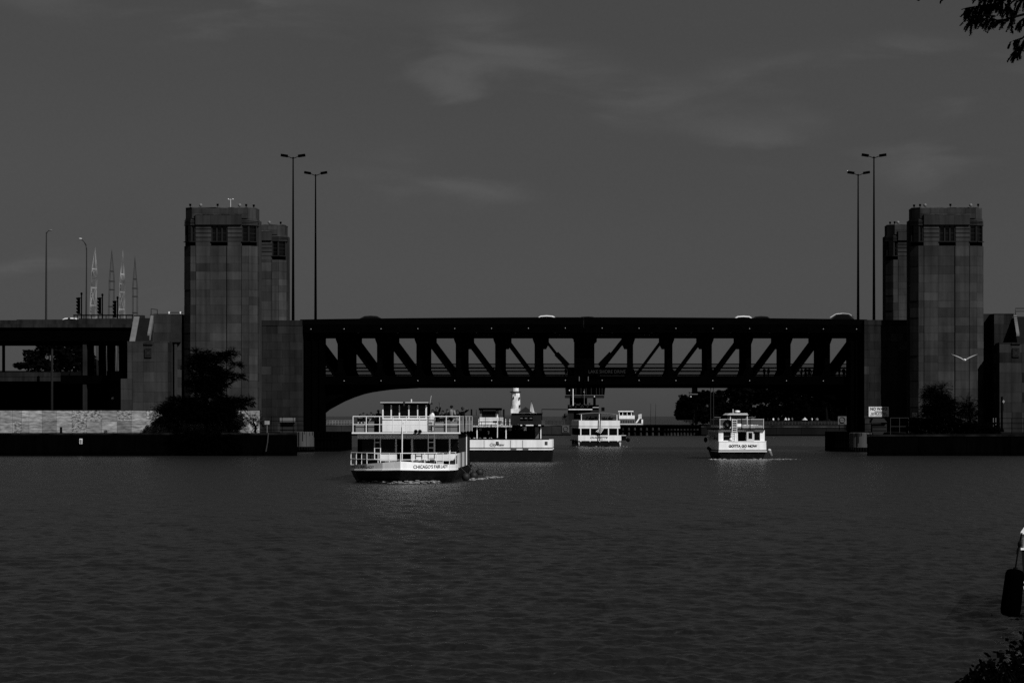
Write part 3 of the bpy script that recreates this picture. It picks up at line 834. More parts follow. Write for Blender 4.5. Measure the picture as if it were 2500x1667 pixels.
# street lamps on the viaduct
l = thing('street_lamp', 'slim tall street lamp with short arm, far left', 'street lamp', at(113, 785, 337))
MB().tube([at(112.5, 785, 337), at(113, 640, 337), at(113.3, 567, 337)], [.15, .11, .07], 8).build('pole', DARK, l)
MB().tube([at(113.3, 572, 337), at(116, 566, 337), at(120, 562.5, 337)], .05).build('arm', DARK, l)
MB().ball(at(123.5, 562.3, 337), .26, 10, 6, (1, .6, .38)).build('lamp_head', MIDG, l, smooth=True)
l = thing('street_lamp', 'street lamp with curved double arm beside the traffic signals', 'street lamp', at(211, 785, 345))
MB().tube([at(210.5, 785, 345), at(211, 700, 345), at(211.5, 605, 345)], [.13, .09, .07], 8).build('pole', DARK, l)
MB().tube([at(211.4, 615, 345), at(210, 601, 345), at(205.5, 591, 345), at(199, 584.5, 345)], .05).build('arm', DARK, l)
MB().tube([at(211.5, 600, 345), at(209, 595, 345), at(204, 589, 345), at(199, 584, 345)], .035).build('arm', DARK, l)
MB().ball(at(196, 583, 345), .25, 10, 6, (1, .6, .42)).build('lamp_head', OFFW, l, smooth=True)

# double headed lamps at the four corners of the bridge
def double_lamp(label, px, pt, h0, h1, Y):
    l = thing('double_street_lamp', label, 'street lamp', at(px, 785, Y), group='tall double headed lamps on the bridge')
    MB().tube([at(px, 785, Y), at(px, pt, Y)], [.20, .085], 8).build('pole', BLACK, l)
    MB().ball(at(px, pt, Y), .12).build('cap', BLACK, l)
    for a, b in (h0, h1):
        inner = b if b < px else a
        dy = -1.5
        MB().tube([at(px, pt + 2, Y), at(inner, pt - 3, Y)], .05).build('arm', BLACK, l)
        out = a if b < px else b
        p0, p1 = at(inner, pt - 4, Y), at(out, pt - 6.5, Y)
        MB().bar(p0, p1, .33, .55).build('lamp_head', BLACK, l)
    return l
double_lamp('tallest double headed lamp at the left end of the bridge', 715.6, 385.5, (686, 702.5), (728, 745), 335.9)
double_lamp('shorter double headed lamp, nearer midstream at the left end', 770.4, 427.5, (743, 758.6), (783, 798.5), 360.5)
double_lamp('tallest double headed lamp at the right end of the bridge', 2133.6, 384.5, (2104, 2120.7), (2146.8, 2163.6), 335.9)
double_lamp('shorter double headed lamp at the right end, gull perched on it', 2095, 427, (2069, 2085.6), (2107.5, 2123.5), 360.5)

# traffic signals
def signal(label, hx0, hx1, p0, p1, px, ptop, Y=342.5):
    l = thing('traffic_signal', label, 'traffic signal', at(px, 785, Y), group='traffic signals on the viaduct')
    MB().tube([at(px, 785, Y), at(px, ptop + 3, Y)], .09).build('pole', BLACK, l)
    MB().ball(at(px, ptop + 2, Y), .16, 8, 5, (1, 1, 1.3)).build('pole_cap', BLACK, l)
    MB().tube([at(px, p0 + 2, Y), at((hx0 + hx1) / 2, p0 + 1, Y)], .05).tube([at(px, p1 - 1, Y), at((hx0 + hx1) / 2, p1 - 1, Y)], .05).build('bracket', BLACK, l)
    MB().pb((hx0 + hx1) / 2 - 1, p0, hx1, p1, Y - .15, .3).build('backing', BLACK, l)
    n = 5; h = (p1 - p0) / n
    for k in range(n):
        hd = MB().pb(hx0 + 2, p0 + h * k + .4, hx1 - 1, p0 + h * (k + 1) - .4, Y - .2, .42).build('signal_section', BLACK, l)
        MB().pp([(hx0 - 1, p0 + h * k + .8), (hx0 + 2.5, p0 + h * k + .6), (hx0 + 2.5, p0 + h * k + h * .8), (hx0 - .3, p0 + h * k + h * .55)], Y - .17, .34).build('visor', BLACK, hd)
signal('leftmost of the three dark traffic signals', 186.5, 194.7, 726, 767, 199, 715)
signal('middle of the three dark traffic signals', 238, 246, 726, 767, 250, 718)
signal('rightmost, lowest of the three dark traffic signals', 275.5, 283, 734, 775, 287, 725)

# slender lattice masts beyond the road
def mast(label, tip, rows, m, Y=400.0, brace=True):
    l = thing('lattice_mast', label, 'mast', (wx(tip[0], Y), Y, QZ), group='lattice masts beyond the viaduct')
    base = rows[-1]
    rows2 = rows + [(base[0] + 32, base[1] - 1, base[2] + 1), (base[0] + 90, base[1] - 3, base[2] + 3), (base[0] + 200, base[1] - 6, base[2] + 6), (1042, base[1] - 8, base[2] + 8)]
    nu = len(rows) + 1
    for side in (1, 2):
        for dy in (-.4, .4):
            pts = [at(tip[0], tip[1], Y)] + [at(rw[side], rw[0], Y) + Vector((0, dy, 0)) for rw in rows2]
            MB().tube(pts[:nu + 1], [.018] + [.035] * nu, 4).build('leg', m, l)
            MB().tube(pts[nu:], .05, 4).build('lower_leg', DARK, l)
    for i, rw in enumerate(rows2[:-1]):
        a, b = at(rw[1], rw[0], Y), at(rw[2], rw[0], Y)
        for dy in (-.4, .4): MB().box(a.x, b.x, Y + dy - .03, Y + dy + .03, a.z - .09, a.z + .09).build('ring', m if i < nu else DARK, l)
        nx = rows2[i + 1]
        if brace and i in (0, 2):
            q = MB()
            c, d = at(nx[1], nx[0], Y), at(nx[2], nx[0], Y)
            for dy in (-.4,):
                o = Vector((0, dy, 0)); q.tube([a + o, d + o], .03, 4); q.tube([b + o, c + o], .03, 4)
            q.build('brace', m, l)
    MB().tube([at(tip[0], tip[1] + 8, Y), at(tip[0], tip[1] - 4, Y)], [.02, .01], 4).build('spike', m, l)
MASTW = mat('white mast paint', .22, .6, .2, .75, .35, contrast=2)
MASTD = mat('dark mast paint', .02, .7, .2, .5, .5)
zz = lambda L_: [(540 + a * .1913, b * .1913, c * .1913) for a, b, c in L_]
mast('white lattice mast nearest the curved street lamp', (232.5, 604), zz([(610, 1180, 1228), (740, 1168, 1232), (850, 1165, 1225), (1075, 1155, 1218)]), MASTW)
mast('dark lattice mast between the two white ones', (273, 610), zz([(640, 1408, 1447), (768, 1397, 1457), (875, 1397, 1457), (1090, 1390, 1450)]), MASTD, 402, False)
mast('white lattice mast second from the right', (300, 614), zz([(678, 1543, 1582), (800, 1530, 1588), (905, 1530, 1585), (1125, 1522, 1585)]), MASTW, 403)
mast('dark lattice mast nearest the stair block', (329.5, 627), zz([(740, 1705, 1740), (858, 1695, 1752), (962, 1695, 1752), (1170, 1695, 1752)]), MASTD, 404, False)

# ---------------------------------------------------------------- cars on the upper deck
def car(label, pxc, Y, zr, m, face=1, tall=1.48, highlight=None):
    x = wx(pxc, Y)
    l = thing('car', label, 'car', (x, Y, zr), group='cars on the upper deck')
    k = tall / 1.48
    prof = [(-2.25, .35), (-2.3, .75), (-2.1, .95), (-1.55, 1.0), (-.75, 1.42 * k), (.1, 1.48 * k), (.95, 1.42 * k), (1.75, 1.02), (2.2, .9), (2.28, .55), (2.2, .3)]
    def ring(y, sc_, zs=1): return [(x + face * p[0] * sc_, y, zr + .3 + (p[1] - .3) * (zs if p[1] > 1.0 else 1)) for p in prof]
    b = MB().loft([ring(Y - .86, .97, .97), ring(Y - .7, 1, 1), ring(Y + .7, 1, 1), ring(Y + .86, .97, .97)])
    bd = b.build('body', m, l)
    g = [(-1.35, 1.02), (-.72, 1.29 * k), (.1, 1.33 * k), (.88, 1.29 * k), (1.5, 1.02)]
    if highlight:
        for yy in (Y - .72, Y + .68): MB().tube([(x + face * u_, yy, zr + v_ * k + .03) for u_, v_ in ((-1.5, 1.06), (-.75, 1.44), (.1, 1.49), (.95, 1.44), (1.75, 1.04))], .028, 5).build('rim_highlight', CHROME, l)  # bright tubes stand in for the highlight along the roof rim
    for yy in (Y - .9, Y + .84):
        MB().prism([(x + face * p[0] * .97, zr + p[1] - .02) for p in g], yy, yy + .06).build('side_window', GLASS, bd)
    for px_ in (-1.4, 1.4):
        for yy in (Y - .92, Y + .72):
            w_ = MB(); w_.loft([[(x + px_ + .32 * math.cos(t), y, zr + .32 + .32 * math.sin(t)) for t in [2 * math.pi * q / 12 for q in range(12)]] for y in (yy, yy + .2)]).build('wheel', RUBBER, l)
    for yy in (Y - .66, Y + .56): MB().box(x + face * 2.2, x + face * 2.3, yy, yy + .14, zr + .62, zr + .76).build('headlight', CHROME, l)
    return l
CARD = mat('dark car paint', .006, .25, .5)
CARW = mat('white car paint', .75, .3, .5)
CARG = mat('grey car paint', .008, .2, .6)
def deck(px, Y): return deck_z(wx(px, Y)) - .93
car('dark car left of mid bridge on the upper deck', 908, 340, deck(908, 340), CARD, -1)
car('white car roof just left of mid bridge', 1333, 345, deck(1333, 345), CARW, 1, 1.56)
car('dark car roof at mid bridge', 1436, 348, deck(1436, 348), CARD, -1, 1.52)
car('white car roof on right half of the bridge', 1816, 345.5, deck(1816, 345.5), CARW, -1, 1.62)
car('dark car just behind the white one on right half', 1860, 347, deck(1860, 347), CARD, -1, 1.66)
car('dark grey car with modelled rim highlight at right end of bridge', 2054, 339.5, deck(2054, 339.5), CARG, 1, 1.8, True)
car('white car roof on the viaduct beside traffic signals', 174, 346, 16.9, CARW, 1)
# ---------------------------------------------------------------- people
def person(label, loc, rz=0.0, arms='down', sit=False, shirt=None, legs=None, s=1.0, step=0.0, group=None, fingers=True):
    root = thing('person', label, 'person', loc, group)
    root.rotation_euler = (0, 0, rz)
    dz = -.43 if sit else 0
    J = []; E = []; Rr = []
    def j(p, r, par=None):
        J.append((p[0] * s, p[1] * s, p[2] * s)); Rr.append(r * s)
        if par is not None: E.append((par, len(J) - 1))
        return len(J) - 1
    pel = j((0, 0, .95 + dz), .15)
    wa = j((0, 0, 1.13 + dz), .13, pel)
    ch = j((0, .01, 1.33 + dz), .155, wa)
    up = j((0, .01, 1.44 + dz), .11, ch)
    ne = j((0, 0, 1.52 + dz), .055, up)
    hb = j((0, -.02, 1.58 + dz), .085, ne)
    hm = j((0, -.015, 1.65 + dz), .10, hb)
    ht = j((0, 0, 1.72 + dz), .07, hm)
    no = j((0, -.125, 1.62 + dz), .016, hm)
    A = {'down': [((.28, .02, 1.16), (.27, -.1, .92)), ] * 2,
         'up': [((.26, -.02, 1.20), (.22, -.16, 1.0)), ((.30, -.05, 1.70), (.26, -.08, 1.98))],
         'shade': [((.26, -.02, 1.20), (.18, -.18, 1.02)), ((.40, -.12, 1.58), (.13, -.18, 1.68))],
         'bar': [((.24, -.2, 1.22), (.2, -.42, 1.12))] * 2}[arms]
    elb = []
    for sx, (el, hd) in zip((-1, 1), A):
        sh = j((sx * .18, .01, 1.42 + dz), .07, up)
        e_ = j((sx * el[0], el[1], el[2] + dz), .048, sh)
        w_ = j((sx * hd[0], hd[1], hd[2] + dz), .034, e_)
        d = Vector((sx * (hd[0] - el[0]), hd[1] - el[1], hd[2] - el[2])).normalized()
        u = d.cross(Vector((0, 0, 1)))
        u = u.normalized() if u.length > .1 else Vector((1, 0, 0))
        pa = j(Vector(J[w_]) / s + d * .07, .036, w_)
        if fingers:
            for q, (off, ln) in enumerate(((-.03, .085), (-.01, .098), (.01, .092), (.03, .072))):
                j(Vector(J[pa]) / s + d * ln + u * off * 1.4, .010, pa)
            j(Vector(J[w_]) / s + d * .06 + u * -.075, .012, w_)
        elb.append((J[sh], J[e_], J[w_]))
    lg = []
    for sx in (-1, 1):
        h = j((sx * .095, 0, .90 + dz), .10, pel)
        if sit: k = j((sx * .11, -.42, .50), .065, h); an = j((sx * .11, -.40, .09), .042, k)
        else: k = j((sx * .10, -.03 - step * sx * .5, .50), .065, h); an = j((sx * .10, .02 - step * sx + (.06 if step else 0), .09), .042, k)
        j((J[an][0] / s, J[an][1] / s - .15, .035), .036, an)
        lg.append((J[h], J[k], J[an]))
    me = bpy.data.meshes.new('body'); me.from_pydata(J, E, []); me.materials.append(SKIN)
    b = bpy.data.objects.new('body', me); col.objects.link(b); b.parent = root; ORG[b.name] = tuple(loc)
    sm = b.modifiers.new('skin', 'SKIN'); sm.use_smooth_shade = True
    for i, v in enumerate(me.skin_vertices[0].data):
        v.radius = (Rr[i], Rr[i]); v.use_root = (i == 0)
    ss = b.modifiers.new('sub', 'SUBSURF'); ss.levels = 1; ss.render_levels = 1
    O = Vector(loc)
    q = MB(); g = lambda p, f=1: O + Vector(p)
    q.tube([g((0, 0, (.93 + dz) * s)), g((0, 0, (1.13 + dz) * s)), g((0, .01 * s, (1.33 + dz) * s)), g((0, .01 * s, (1.45 + dz) * s)), g((0, 0, (1.5 + dz) * s))], [.17 * s, .165 * s, .19 * s, .155 * s, .075 * s], 10)
    for a, e_, w_ in elb:
        a, e_, w_ = Vector(a), Vector(e_), Vector(w_)
        q.tube([g(a), g(e_), g(e_ + (w_ - e_) * .15)], [.085 * s, .064 * s, .062 * s], 8)
    q.build('shirt', shirt or CLOTHD, root, smooth=True)
    q = MB()
    for h, k, an in lg: q.tube([g(h), g(k), g(an)], [.125 * s, .085 * s, .065 * s], 8)
    q.ball(g((0, 0, (.95 + dz) * s)), .175 * s, 10, 6, (1, .9, .8))
    q.build('trousers', legs or CLOTHD, root, smooth=True)
    MB().ball(g((0, .015 * s, (1.685 + dz) * s)), .112 * s, 10, 6, (1, 1, .85)).build('hair', HAIR, root, smooth=True)
    return root

def zoom(ox, oy, k):
    return lambda x, y: (ox + x * k, oy + y * k)
def rect(b, q, x0, y0, x1, y1, Y, t):
    a = q(x0, y0); c = q(x1, y1)
    return b.pb(a[0], a[1], c[0], c[1], Y, t)
def pt(q, x, y, Y): return at(*q(x, y), Y)
def ladder(r, xl, xr, y, z0, z1, m, n=5, dy=0.0):
    l = MB().tube([(xl, y, z0), (xl, y + dy, z1)], .035).tube([(xr, y, z0), (xr, y + dy, z1)], .035)
    lo = l.build('ladder', m, r)
    for k in range(n):
        f = (k + .5) / n; MB().tube([(xl, y + dy * f, z0 + (z1 - z0) * f), (xr, y + dy * f, z0 + (z1 - z0) * f)], .028).build('rung', m, lo)
def railing(r, path, z0, z1, m, mids=1, step=1.0, rad=.032):
    b = MB().tube([(p[0], p[1], z1) for p in path], rad)
    for k in range(mids):
        z = z0 + (z1 - z0) * (k + 1) / (mids + 1); b.tube([(p[0], p[1], z) for p in path], rad * .8)
    ro = b.build('railing', m, r)
    for p, q in zip(path[:-1], path[1:]):
        l = math.hypot(q[0] - p[0], q[1] - p[1]); n = max(1, int(round(l / step)))
        for k in range(n):
            f = k / n; x, y = p[0] + (q[0] - p[0]) * f, p[1] + (q[1] - p[1]) * f
            MB().tube([(x, y, z0), (x, y, z1)], rad).build('rail_post', m, ro)
    p = path[-1]; MB().tube([(p[0], p[1], z0), (p[0], p[1], z1)], rad).build('rail_post', m, ro)
    return ro

# ---------------------------------------------------------------- boat 1, the large tour boat coming towards us
def boat_one():
    q = zoom(840, 960, .17007)
    r = thing('tour_boat', 'double deck white tour boat with ball fenders, nearest of all boats', 'boat', (-14.78, 180, 0), 'boats on the river')
    plan = [(-18.58, 178.4), (-18.5, 176.6), (-18.05, 175.15), (-17.1, 173.95), (-15.9, 172.95), (-14.6, 172.3), (-13.4, 172.85), (-12.2, 173.85), (-11.4, 175.0), (-11.02, 176.5), (-10.98, 178.4)]
    full = plan + [(-10.98, 197), (-18.58, 197)]
    wl = [(-14.78 + (x + 14.78) * .84, 173.6 + (y - 172.3) * .97, -.5) for x, y in full]
    mid = [(-14.78 + (x + 14.78) * .965, 172.6 + (y - 172.3) * .99, .45) for x, y in full]
    top = [(x, y, .84) for x, y in full]
    MB().loft([wl, mid, top]).build('hull', HULL, r)
    kx = lambda x: min(1, abs(x + 14.6) / 4.0)
    sheer = lambda x: 1.55 - .34 * kx(x)
    foot_ = lambda x: .98 - .10 * kx(x)
    # white bulwark with the name
    n = len(plan)
    inn = [(-14.78 + (x + 14.78) * .97, y + .12) for x, y in plan]
    b = MB()
    vs = []
    for (x, y), (u, v) in zip(plan, inn): vs += [(x, y, foot_(x)), (x, y, sheer(x)), (u, v, sheer(x)), (u, v, foot_(x))]
    fs = []
    for k in range(n - 1):
        o = k * 4
        for a_, b_ in ((0, 1), (1, 2), (2, 3), (3, 0)): fs.append((o + a_, o + 4 + a_, o + 4 + b_, o + b_))
    fs += [(0, 1, 2, 3), (4 * n - 1, 4 * n - 2, 4 * n - 3, 4 * n - 4)]
    bw = b.add(vs, fs).build('bulwark', WHITE, r)
    b = MB()
    for (x, y), (u, v) in zip(plan[:-1], plan[1:]): b.tube([(x, y - .03, foot_(x) - .02), (u, v - .03, foot_(u) - .02)], .05)
    b.build('rub_rail', CHROME, r)
    L2 = plan[5:]; L1 = plan[:6]
    lettering_on("CHICAGO'S FAIR LADY", L2, .95, 1.03, 3.2, .25, INK, bw, bold=.012)
    lettering_on("CHICAGO'S FAIR LADY", L1, 2.0, 1.00, 3.6, .23, INK, bw, bold=.012)
    MB().vprism([(x, y + .25) for x, y in inn] + [(-11.2, 196.8), (-18.3, 196.8)], .8, .9).build('fore_deck', MIDG, r)
    for zx in (727, 932):
        p = pt(q, zx, 995, 172.9 if zx > 800 else 173.2); MB().ball(p, .07).build('fairlead', DARK if zx > 800 else CHROME, r)
    railing(r, [(plan[i][0], plan[i][1] + .1) for i in (1, 3, 5, 7, 9)], 1.2, 2.10, CHROME, 1, 1.05, .026)
    # main cabin
    Yc = 179.65
    MB().box(-18.35, -11.05, Yc + .2, 195, .9, 3.34).build('cabin_core', BLACK, r)
    b = MB()
    rect(b, q, 190, 592, 1640, 652, Yc + .05, .15)
    for x0, x1 in ((510, 757), (962, 1640)): rect(b, q, x0, 868, x1, 968, Yc, .2)
    for x0, x1, y0, y1 in ((735, 757, 655, 868), (962, 990, 655, 868), (1283, 1308, 655, 868), (1505, 1526, 640, 868)): rect(b, q, x0, y0, x1, y1, Yc, .2)
    fw = b.build('cabin_front', WHITE, r)
    for x0, x1, y0, y1 in ((258, 735, 655, 868), (990, 1283, 655, 868), (1308, 1505, 655, 868), (1526, 1640, 655, 868)):
        rect(MB(), q, x0, y0, x1, y1, Yc + .1, .06).build('window', GLASS, r)
    rect(MB(), q, 757, 632, 962, 966, Yc + .12, .06).build('door', BLACK, r)
    rect(MB(), q, 258, 868, 510, 968, Yc + .04, .14).build('locker', DARK, r)
    # right flank: ribbed dark wall and a white strip of side deck
    for k in range(9):
        y = 181 + k * 1.5; MB().box(-11.05, -10.98, y, y + .12, 1.0, 3.3).build('side_rib', DARK, r)
    for k in range(4):
        y = 178.6 + k * 2.4; MB().box(-11.04, -10.93, y, y + 2.0, .95, 2.0).build('side_panel', OFFW if k % 2 == 0 else MIDG, r)
    MB().box(-11.2, -10.95, 189.2, 189.4, .95, 3.4).build('stanchion', CHROME, r)
    # ladders, flag staff, horns
    ladder(r, pt(q, 437, 0, 179.3).x, pt(q, 522, 0, 179.3).x, 179.3, .95, 3.4, CHROME, 6)
    ladder(r, pt(q, 1207, 0, 178.5).x, pt(q, 1297, 0, 178.5).x, 178.5, 1.0, 4.6, MIDG, 9)
    p0, p1 = pt(q, 832, 962, 174.6), pt(q, 836, 382, 174.6)
    MB().tube([p0, p1], .04).build('flag_staff', CHROME, r)
    fl = MB(); cols = []
    for k in range(6):
        f = k / 5
        a = pt(q, 838 - 30 * f + 6 * math.sin(k * 2.1), 420 + 180 * f, 174.6 + .1 * math.sin(k * 1.7)); c = pt(q, 842 + 10 * math.cos(k * 1.3), 420 + 185 * f, 174.65)
        cols.append((a, c))
    vs = []; fs = []
    for a, c in cols: vs += [a, c, c + Vector((0, .02, 0)), a + Vector((0, .02, 0))]
    for k in range(5):
        for i in range(4): fs.append((k * 4 + i, k * 4 + 4 + i, k * 4 + 4 + (i + 1) % 4, k * 4 + (i + 1) % 4))
    fl.add(vs, fs + [(0, 1, 2, 3), (23, 22, 21, 20)]).build('flag', DARK, r)
    for zx in (1030, 1088):
        c = pt(q, zx, 548, 178.2)
        b = MB(); n_ = 12
        b.loft([[(c.x + rr * math.cos(2 * math.pi * k / n_), c.y + yy, c.z + rr * math.sin(2 * math.pi * k / n_)) for k in range(n_)] for rr, yy in ((.145, 0), (.11, .06), (.05, .2), (.03, .5))])
        b.build('horn', RUBBER, r, smooth=True)
    # upper deck
    MB().box(-18.6, -10.82, 178.5, 196, 3.34, 3.5).build('upper_deck', BLACK, r)
    MB().box(-18.62, -10.8, 178.45, 178.5, 3.42, 3.52).build('deck_edge', CHROME, r)
    b = MB()
    up = [(-18.55, 178.55), (-10.87, 178.55)]
    railing(r, up, 3.5, 4.66, CHROME, 1, .95, .028)
    for xs_ in (-18.55, -10.87): railing(r, [(xs_, 178.7), (xs_, 195)], 3.5, 4.66, OFFW, 1, 4.0, .022)
    ux = lambda zx, Y: pt(q, zx, 0, Y).x
    for x0, x1, m, z1 in ((168, 330, MESHW, 4.1), (345, 430, MIDG, 4.3), (1210, 1290, MESHW, 4.2), (1300, 1430, MESHW, 4.25), (1435, 1520, MIDG, 4.4), (1525, 1640, MESHW, 4.3)):
        MB().box(ux(x0, 178.7), ux(x1, 178.7), 178.7, 178.74, 3.52, z1).build('rail_panel', m, r)
    for k in range(8):
        MB().box(-10.9, -10.86, 178.7 + k * 2, 180.6 + k * 2, 3.55, 4.35).build('rail_panel', MESHW, r)
    for k in range(30):
        MB().tube([(-10.87, 179 + k * .5, 4.36), (-10.87, 179 + k * .5, 4.64)], .012, 4).build('rail_picket', MIDG, r)
    # wheelhouse
    Yp = 179.6
    b = MB(); rect(b, q, 550, 375, 1192, 552, Yp, .1); b.build('wheelhouse_front', WHITE, r)
    a, c = pt(q, 552, 150, Yp), pt(q, 1190, 552, Yp)
    MB().box(a.x + .02, c.x - .02, Yp + .14, Yp + 3.6, 3.5, a.z - .02).build('wheelhouse_core', BLACK, r)
    for zx in (548, 1186):
        p = pt(q, zx, 352, Yp)
        MB().box(p.x - .03, p.x + .03, Yp + .1, Yp + 3.6, 3.5, p.z + .02).build('wheelhouse_side', OFFW, r)
    for x0, x1 in ((548, 566), (668, 684), (787, 802), (922, 938), (1049, 1063), (1168, 1188)):
        rect(MB(), q, x0, 165, x1, 358, Yp - .02, .14).build('window_post', WHITE, r)
    xs = (566, 668, 684, 787, 802, 922, 938, 1049, 1063, 1168)
    for k in range(0, 10, 2): rect(MB(), q, xs[k], 178, xs[k + 1], 352, Yp + .06, .05).build('window', GLASS, r)
    rect(MB(), q, 550, 352, 1190, 376, Yp - .05, .2).build('window_sill', WHITE, r)
    a, c = pt(q, 526, 128, Yp), pt(q, 1216, 152, Yp)
    MB().prism([(a.x, c.z), (c.x, c.z), (c.x, c.z + .08), ((a.x + c.x) / 2, a.z + .03), (a.x, c.z + .08)], Yp - .35, Yp + 3.9).build('roof', BLACK, r)
    MB().box(a.x, c.x, Yp - .38, Yp - .35, a.z - .04, a.z).build('roof_edge', CHROME, r)
    p = pt(q, 965, 130, Yp + .5); MB().tube([p, p + Vector((0, 0, .14))], .05).ball(p + Vector((0, 0, .17)), .06).build('roof_light', CHROME, r)
    p = pt(q, 1232, 150, Yp + 1); MB().tube([p, p + Vector((.1, 0, .6))], .012, 4).build('antenna', CHROME, r)
    rect(MB(), q, 848, 128, 875, 178, Yp - .42, .06).build('search_light', DARK, r)
    # gear on the upper deck and the fore deck
    for zx, zy, w_, h_, Y_, m in ((1250, 330, .24, .45, 182.5, OFFW), (1430, 320, .3, .16, 182.5, WHITE), (300, 335, .55, .2, 182, RUBBER), (400, 335, .4, .26, 182.3, RUBBER), (1270, 330, .2, .5, 183, CHROME)):
        p = pt(q, zx, zy, Y_); MB().ball((p.x, Y_, 3.5 + h_ + .45), h_, 10, 6, (w_ / h_, .6, 1)).build('deck_gear', m, r, smooth=True)
        MB().box(p.x - w_ * .6, p.x + w_ * .6, Y_ - .2, Y_ + .2, 3.5, 3.5 + h_ * .6 + .4).build('deck_gear', OFFW if m is not RUBBER else DARK, r)
    for zx, zy, rr in ((300, 945, .22), (460, 935, .2), (1040, 930, .16), (1150, 920, .14)):
        p = pt(q, zx, zy, 176.5); MB().lathe(p.x, 176.5, [(rr, .9), (rr * .7, 1.15), (rr, 1.45), (rr * .8, 1.6)], 10).build('winch', RUBBER if zx < 800 else MIDG, r)
    for zx, zy, w_, h_, m in ((640, 940, .5, .55, MIDG), (700, 950, .25, .35, RUBBER), (1120, 940, .35, .6, MIDG), (1260, 945, .3, .75, DARK), (1380, 950, .4, .5, OFFW), (1560, 950, .3, .6, DARK)):
        p = pt(q, zx, zy, 178.4)
        MB().box(p.x - w_ / 2, p.x + w_ / 2, 178.2, 178.7, .9, .9 + h_).build('deck_locker', m, r)
    for k in range(5):
        c_ = pt(q, 200 + k * 24, 470, 179.0); MB().tube([(c_.x, 179.0, 3.5), (c_.x, 179.0, 4.25)], .05, 6).build('raft_strap', DARK if k % 2 else CHROME, r)
    for zx in (1330, 1400, 1480, 1560, 1610):
        c_ = pt(q, zx, 470, 179.0); MB().lathe(c_.x, 179.0, [(.16, 3.5), (.17, 4.0), (.1, 4.2)], 8).build('deck_cask', random.choice((DARK, MIDG, OFFW)), r)
    return r
b1 = boat_one()
qf = zoom(840, 960, .17007)
for zx, zy, Y_, rr, lab in ((1750, 1200, 180.2, .31, 'ball fender nearest the bow of the nearest tour boat'), (1860, 1185, 190, .34, 'middle ball fender on the side of the nearest tour boat'), (1945, 1135, 198, .33, 'ball fender nearest the stern of the nearest tour boat')):
    p = pt(qf, zx, zy, Y_)
    f = thing('ball_fender', lab, 'fender', (p.x, p.y, p.z - rr), 'ball fenders of the tour boat')
    MB().ball(p, rr, 14, 8).build('ball', mat('dull fender skin', .012, .6, .2, .4, 2.0), f, smooth=True)
    MB().tube([p + Vector((0, 0, rr)), Vector((-10.95, Y_, 1.0))], .025, 5).build('rope', DARK, f)
def ppl(zx, Y_, z=3.5): return (pt(qf, zx, 0, Y_).x, Y_, z)
person('dark clad person at the left rail of the top deck', ppl(492, 182), .6, 'bar', s=.93, group=None)
person('person on top deck with one arm raised high', ppl(1330, 183.5), -.4, 'up', s=1.06)
person('person in pale shirt standing on the top deck', ppl(1545, 184.5), 2.6, 'down', shirt=CLOTHL, s=1.12)
person('person at right of top deck shading eyes with arm', ppl(1700, 184), .3, 'shade', s=1.05)

for zx, yy, sh, lab in ((235, 181.5, CLOTHD, 'leftmost seated passenger on the top deck of the nearest boat'), (330, 182.2, CLOTHD, 'second seated passenger from the left on the nearest boat'), (420, 181.2, CLOTHL, 'seated passenger in grey left of the wheelhouse'),
                        (1395, 182.6, CLOTHD, 'seated passenger just right of the raised arm'), (1470, 181.4, CLOTHD, 'seated dark passenger behind the right front rail'), (1620, 181.8, CLOTHL, 'seated passenger in grey near the right corner rail'), (1660, 186.5, CLOTHD, 'seated passenger farther back at the right rail')):
    person(lab, (pt(qf, zx, 0, yy).x, yy, 3.5), random.uniform(-.8, .8), random.choice(('bar', 'down')), True, sh, CLOTHD, 1.0, group='passengers on the nearest tour boat')
    bn = tag(MB().box(pt(qf, zx, 0, yy).x - .25, pt(qf, zx, 0, yy).x + .25, yy - .1, yy + .35, 3.5, 3.92).box(pt(qf, zx, 0, yy).x - .25, pt(qf, zx, 0, yy).x + .25, yy + .3, yy + .36, 3.92, 4.35).build('deck_seat', MIDG), 'grey deck seat under the ' + lab.split(' on ')[0].split(' of ')[0], 'seat', 'deck seats on the nearest boat')
for zx, yy, arm, lab, sc_ in ((1272, 186, 'down', 'dark standing passenger just right of the wheelhouse', .95), (1415, 187, 'bar', 'dark standing passenger between raised arm and pale shirt', .92), (1480, 188, 'down', 'dark standing passenger left of the pale shirt', .97), (1625, 186.5, 'down', 'dark standing passenger right of the pale shirt', .93), (280, 186, 'down', 'dark standing passenger farther back at the left rail', .82), (385, 187, 'bar', 'dark standing passenger left of the wheelhouse', .84)):
    person(lab, ppl(zx, yy), random.uniform(-1, 1), arm, False, CLOTHD, CLOTHD, sc_, group='passengers on the nearest tour boat')
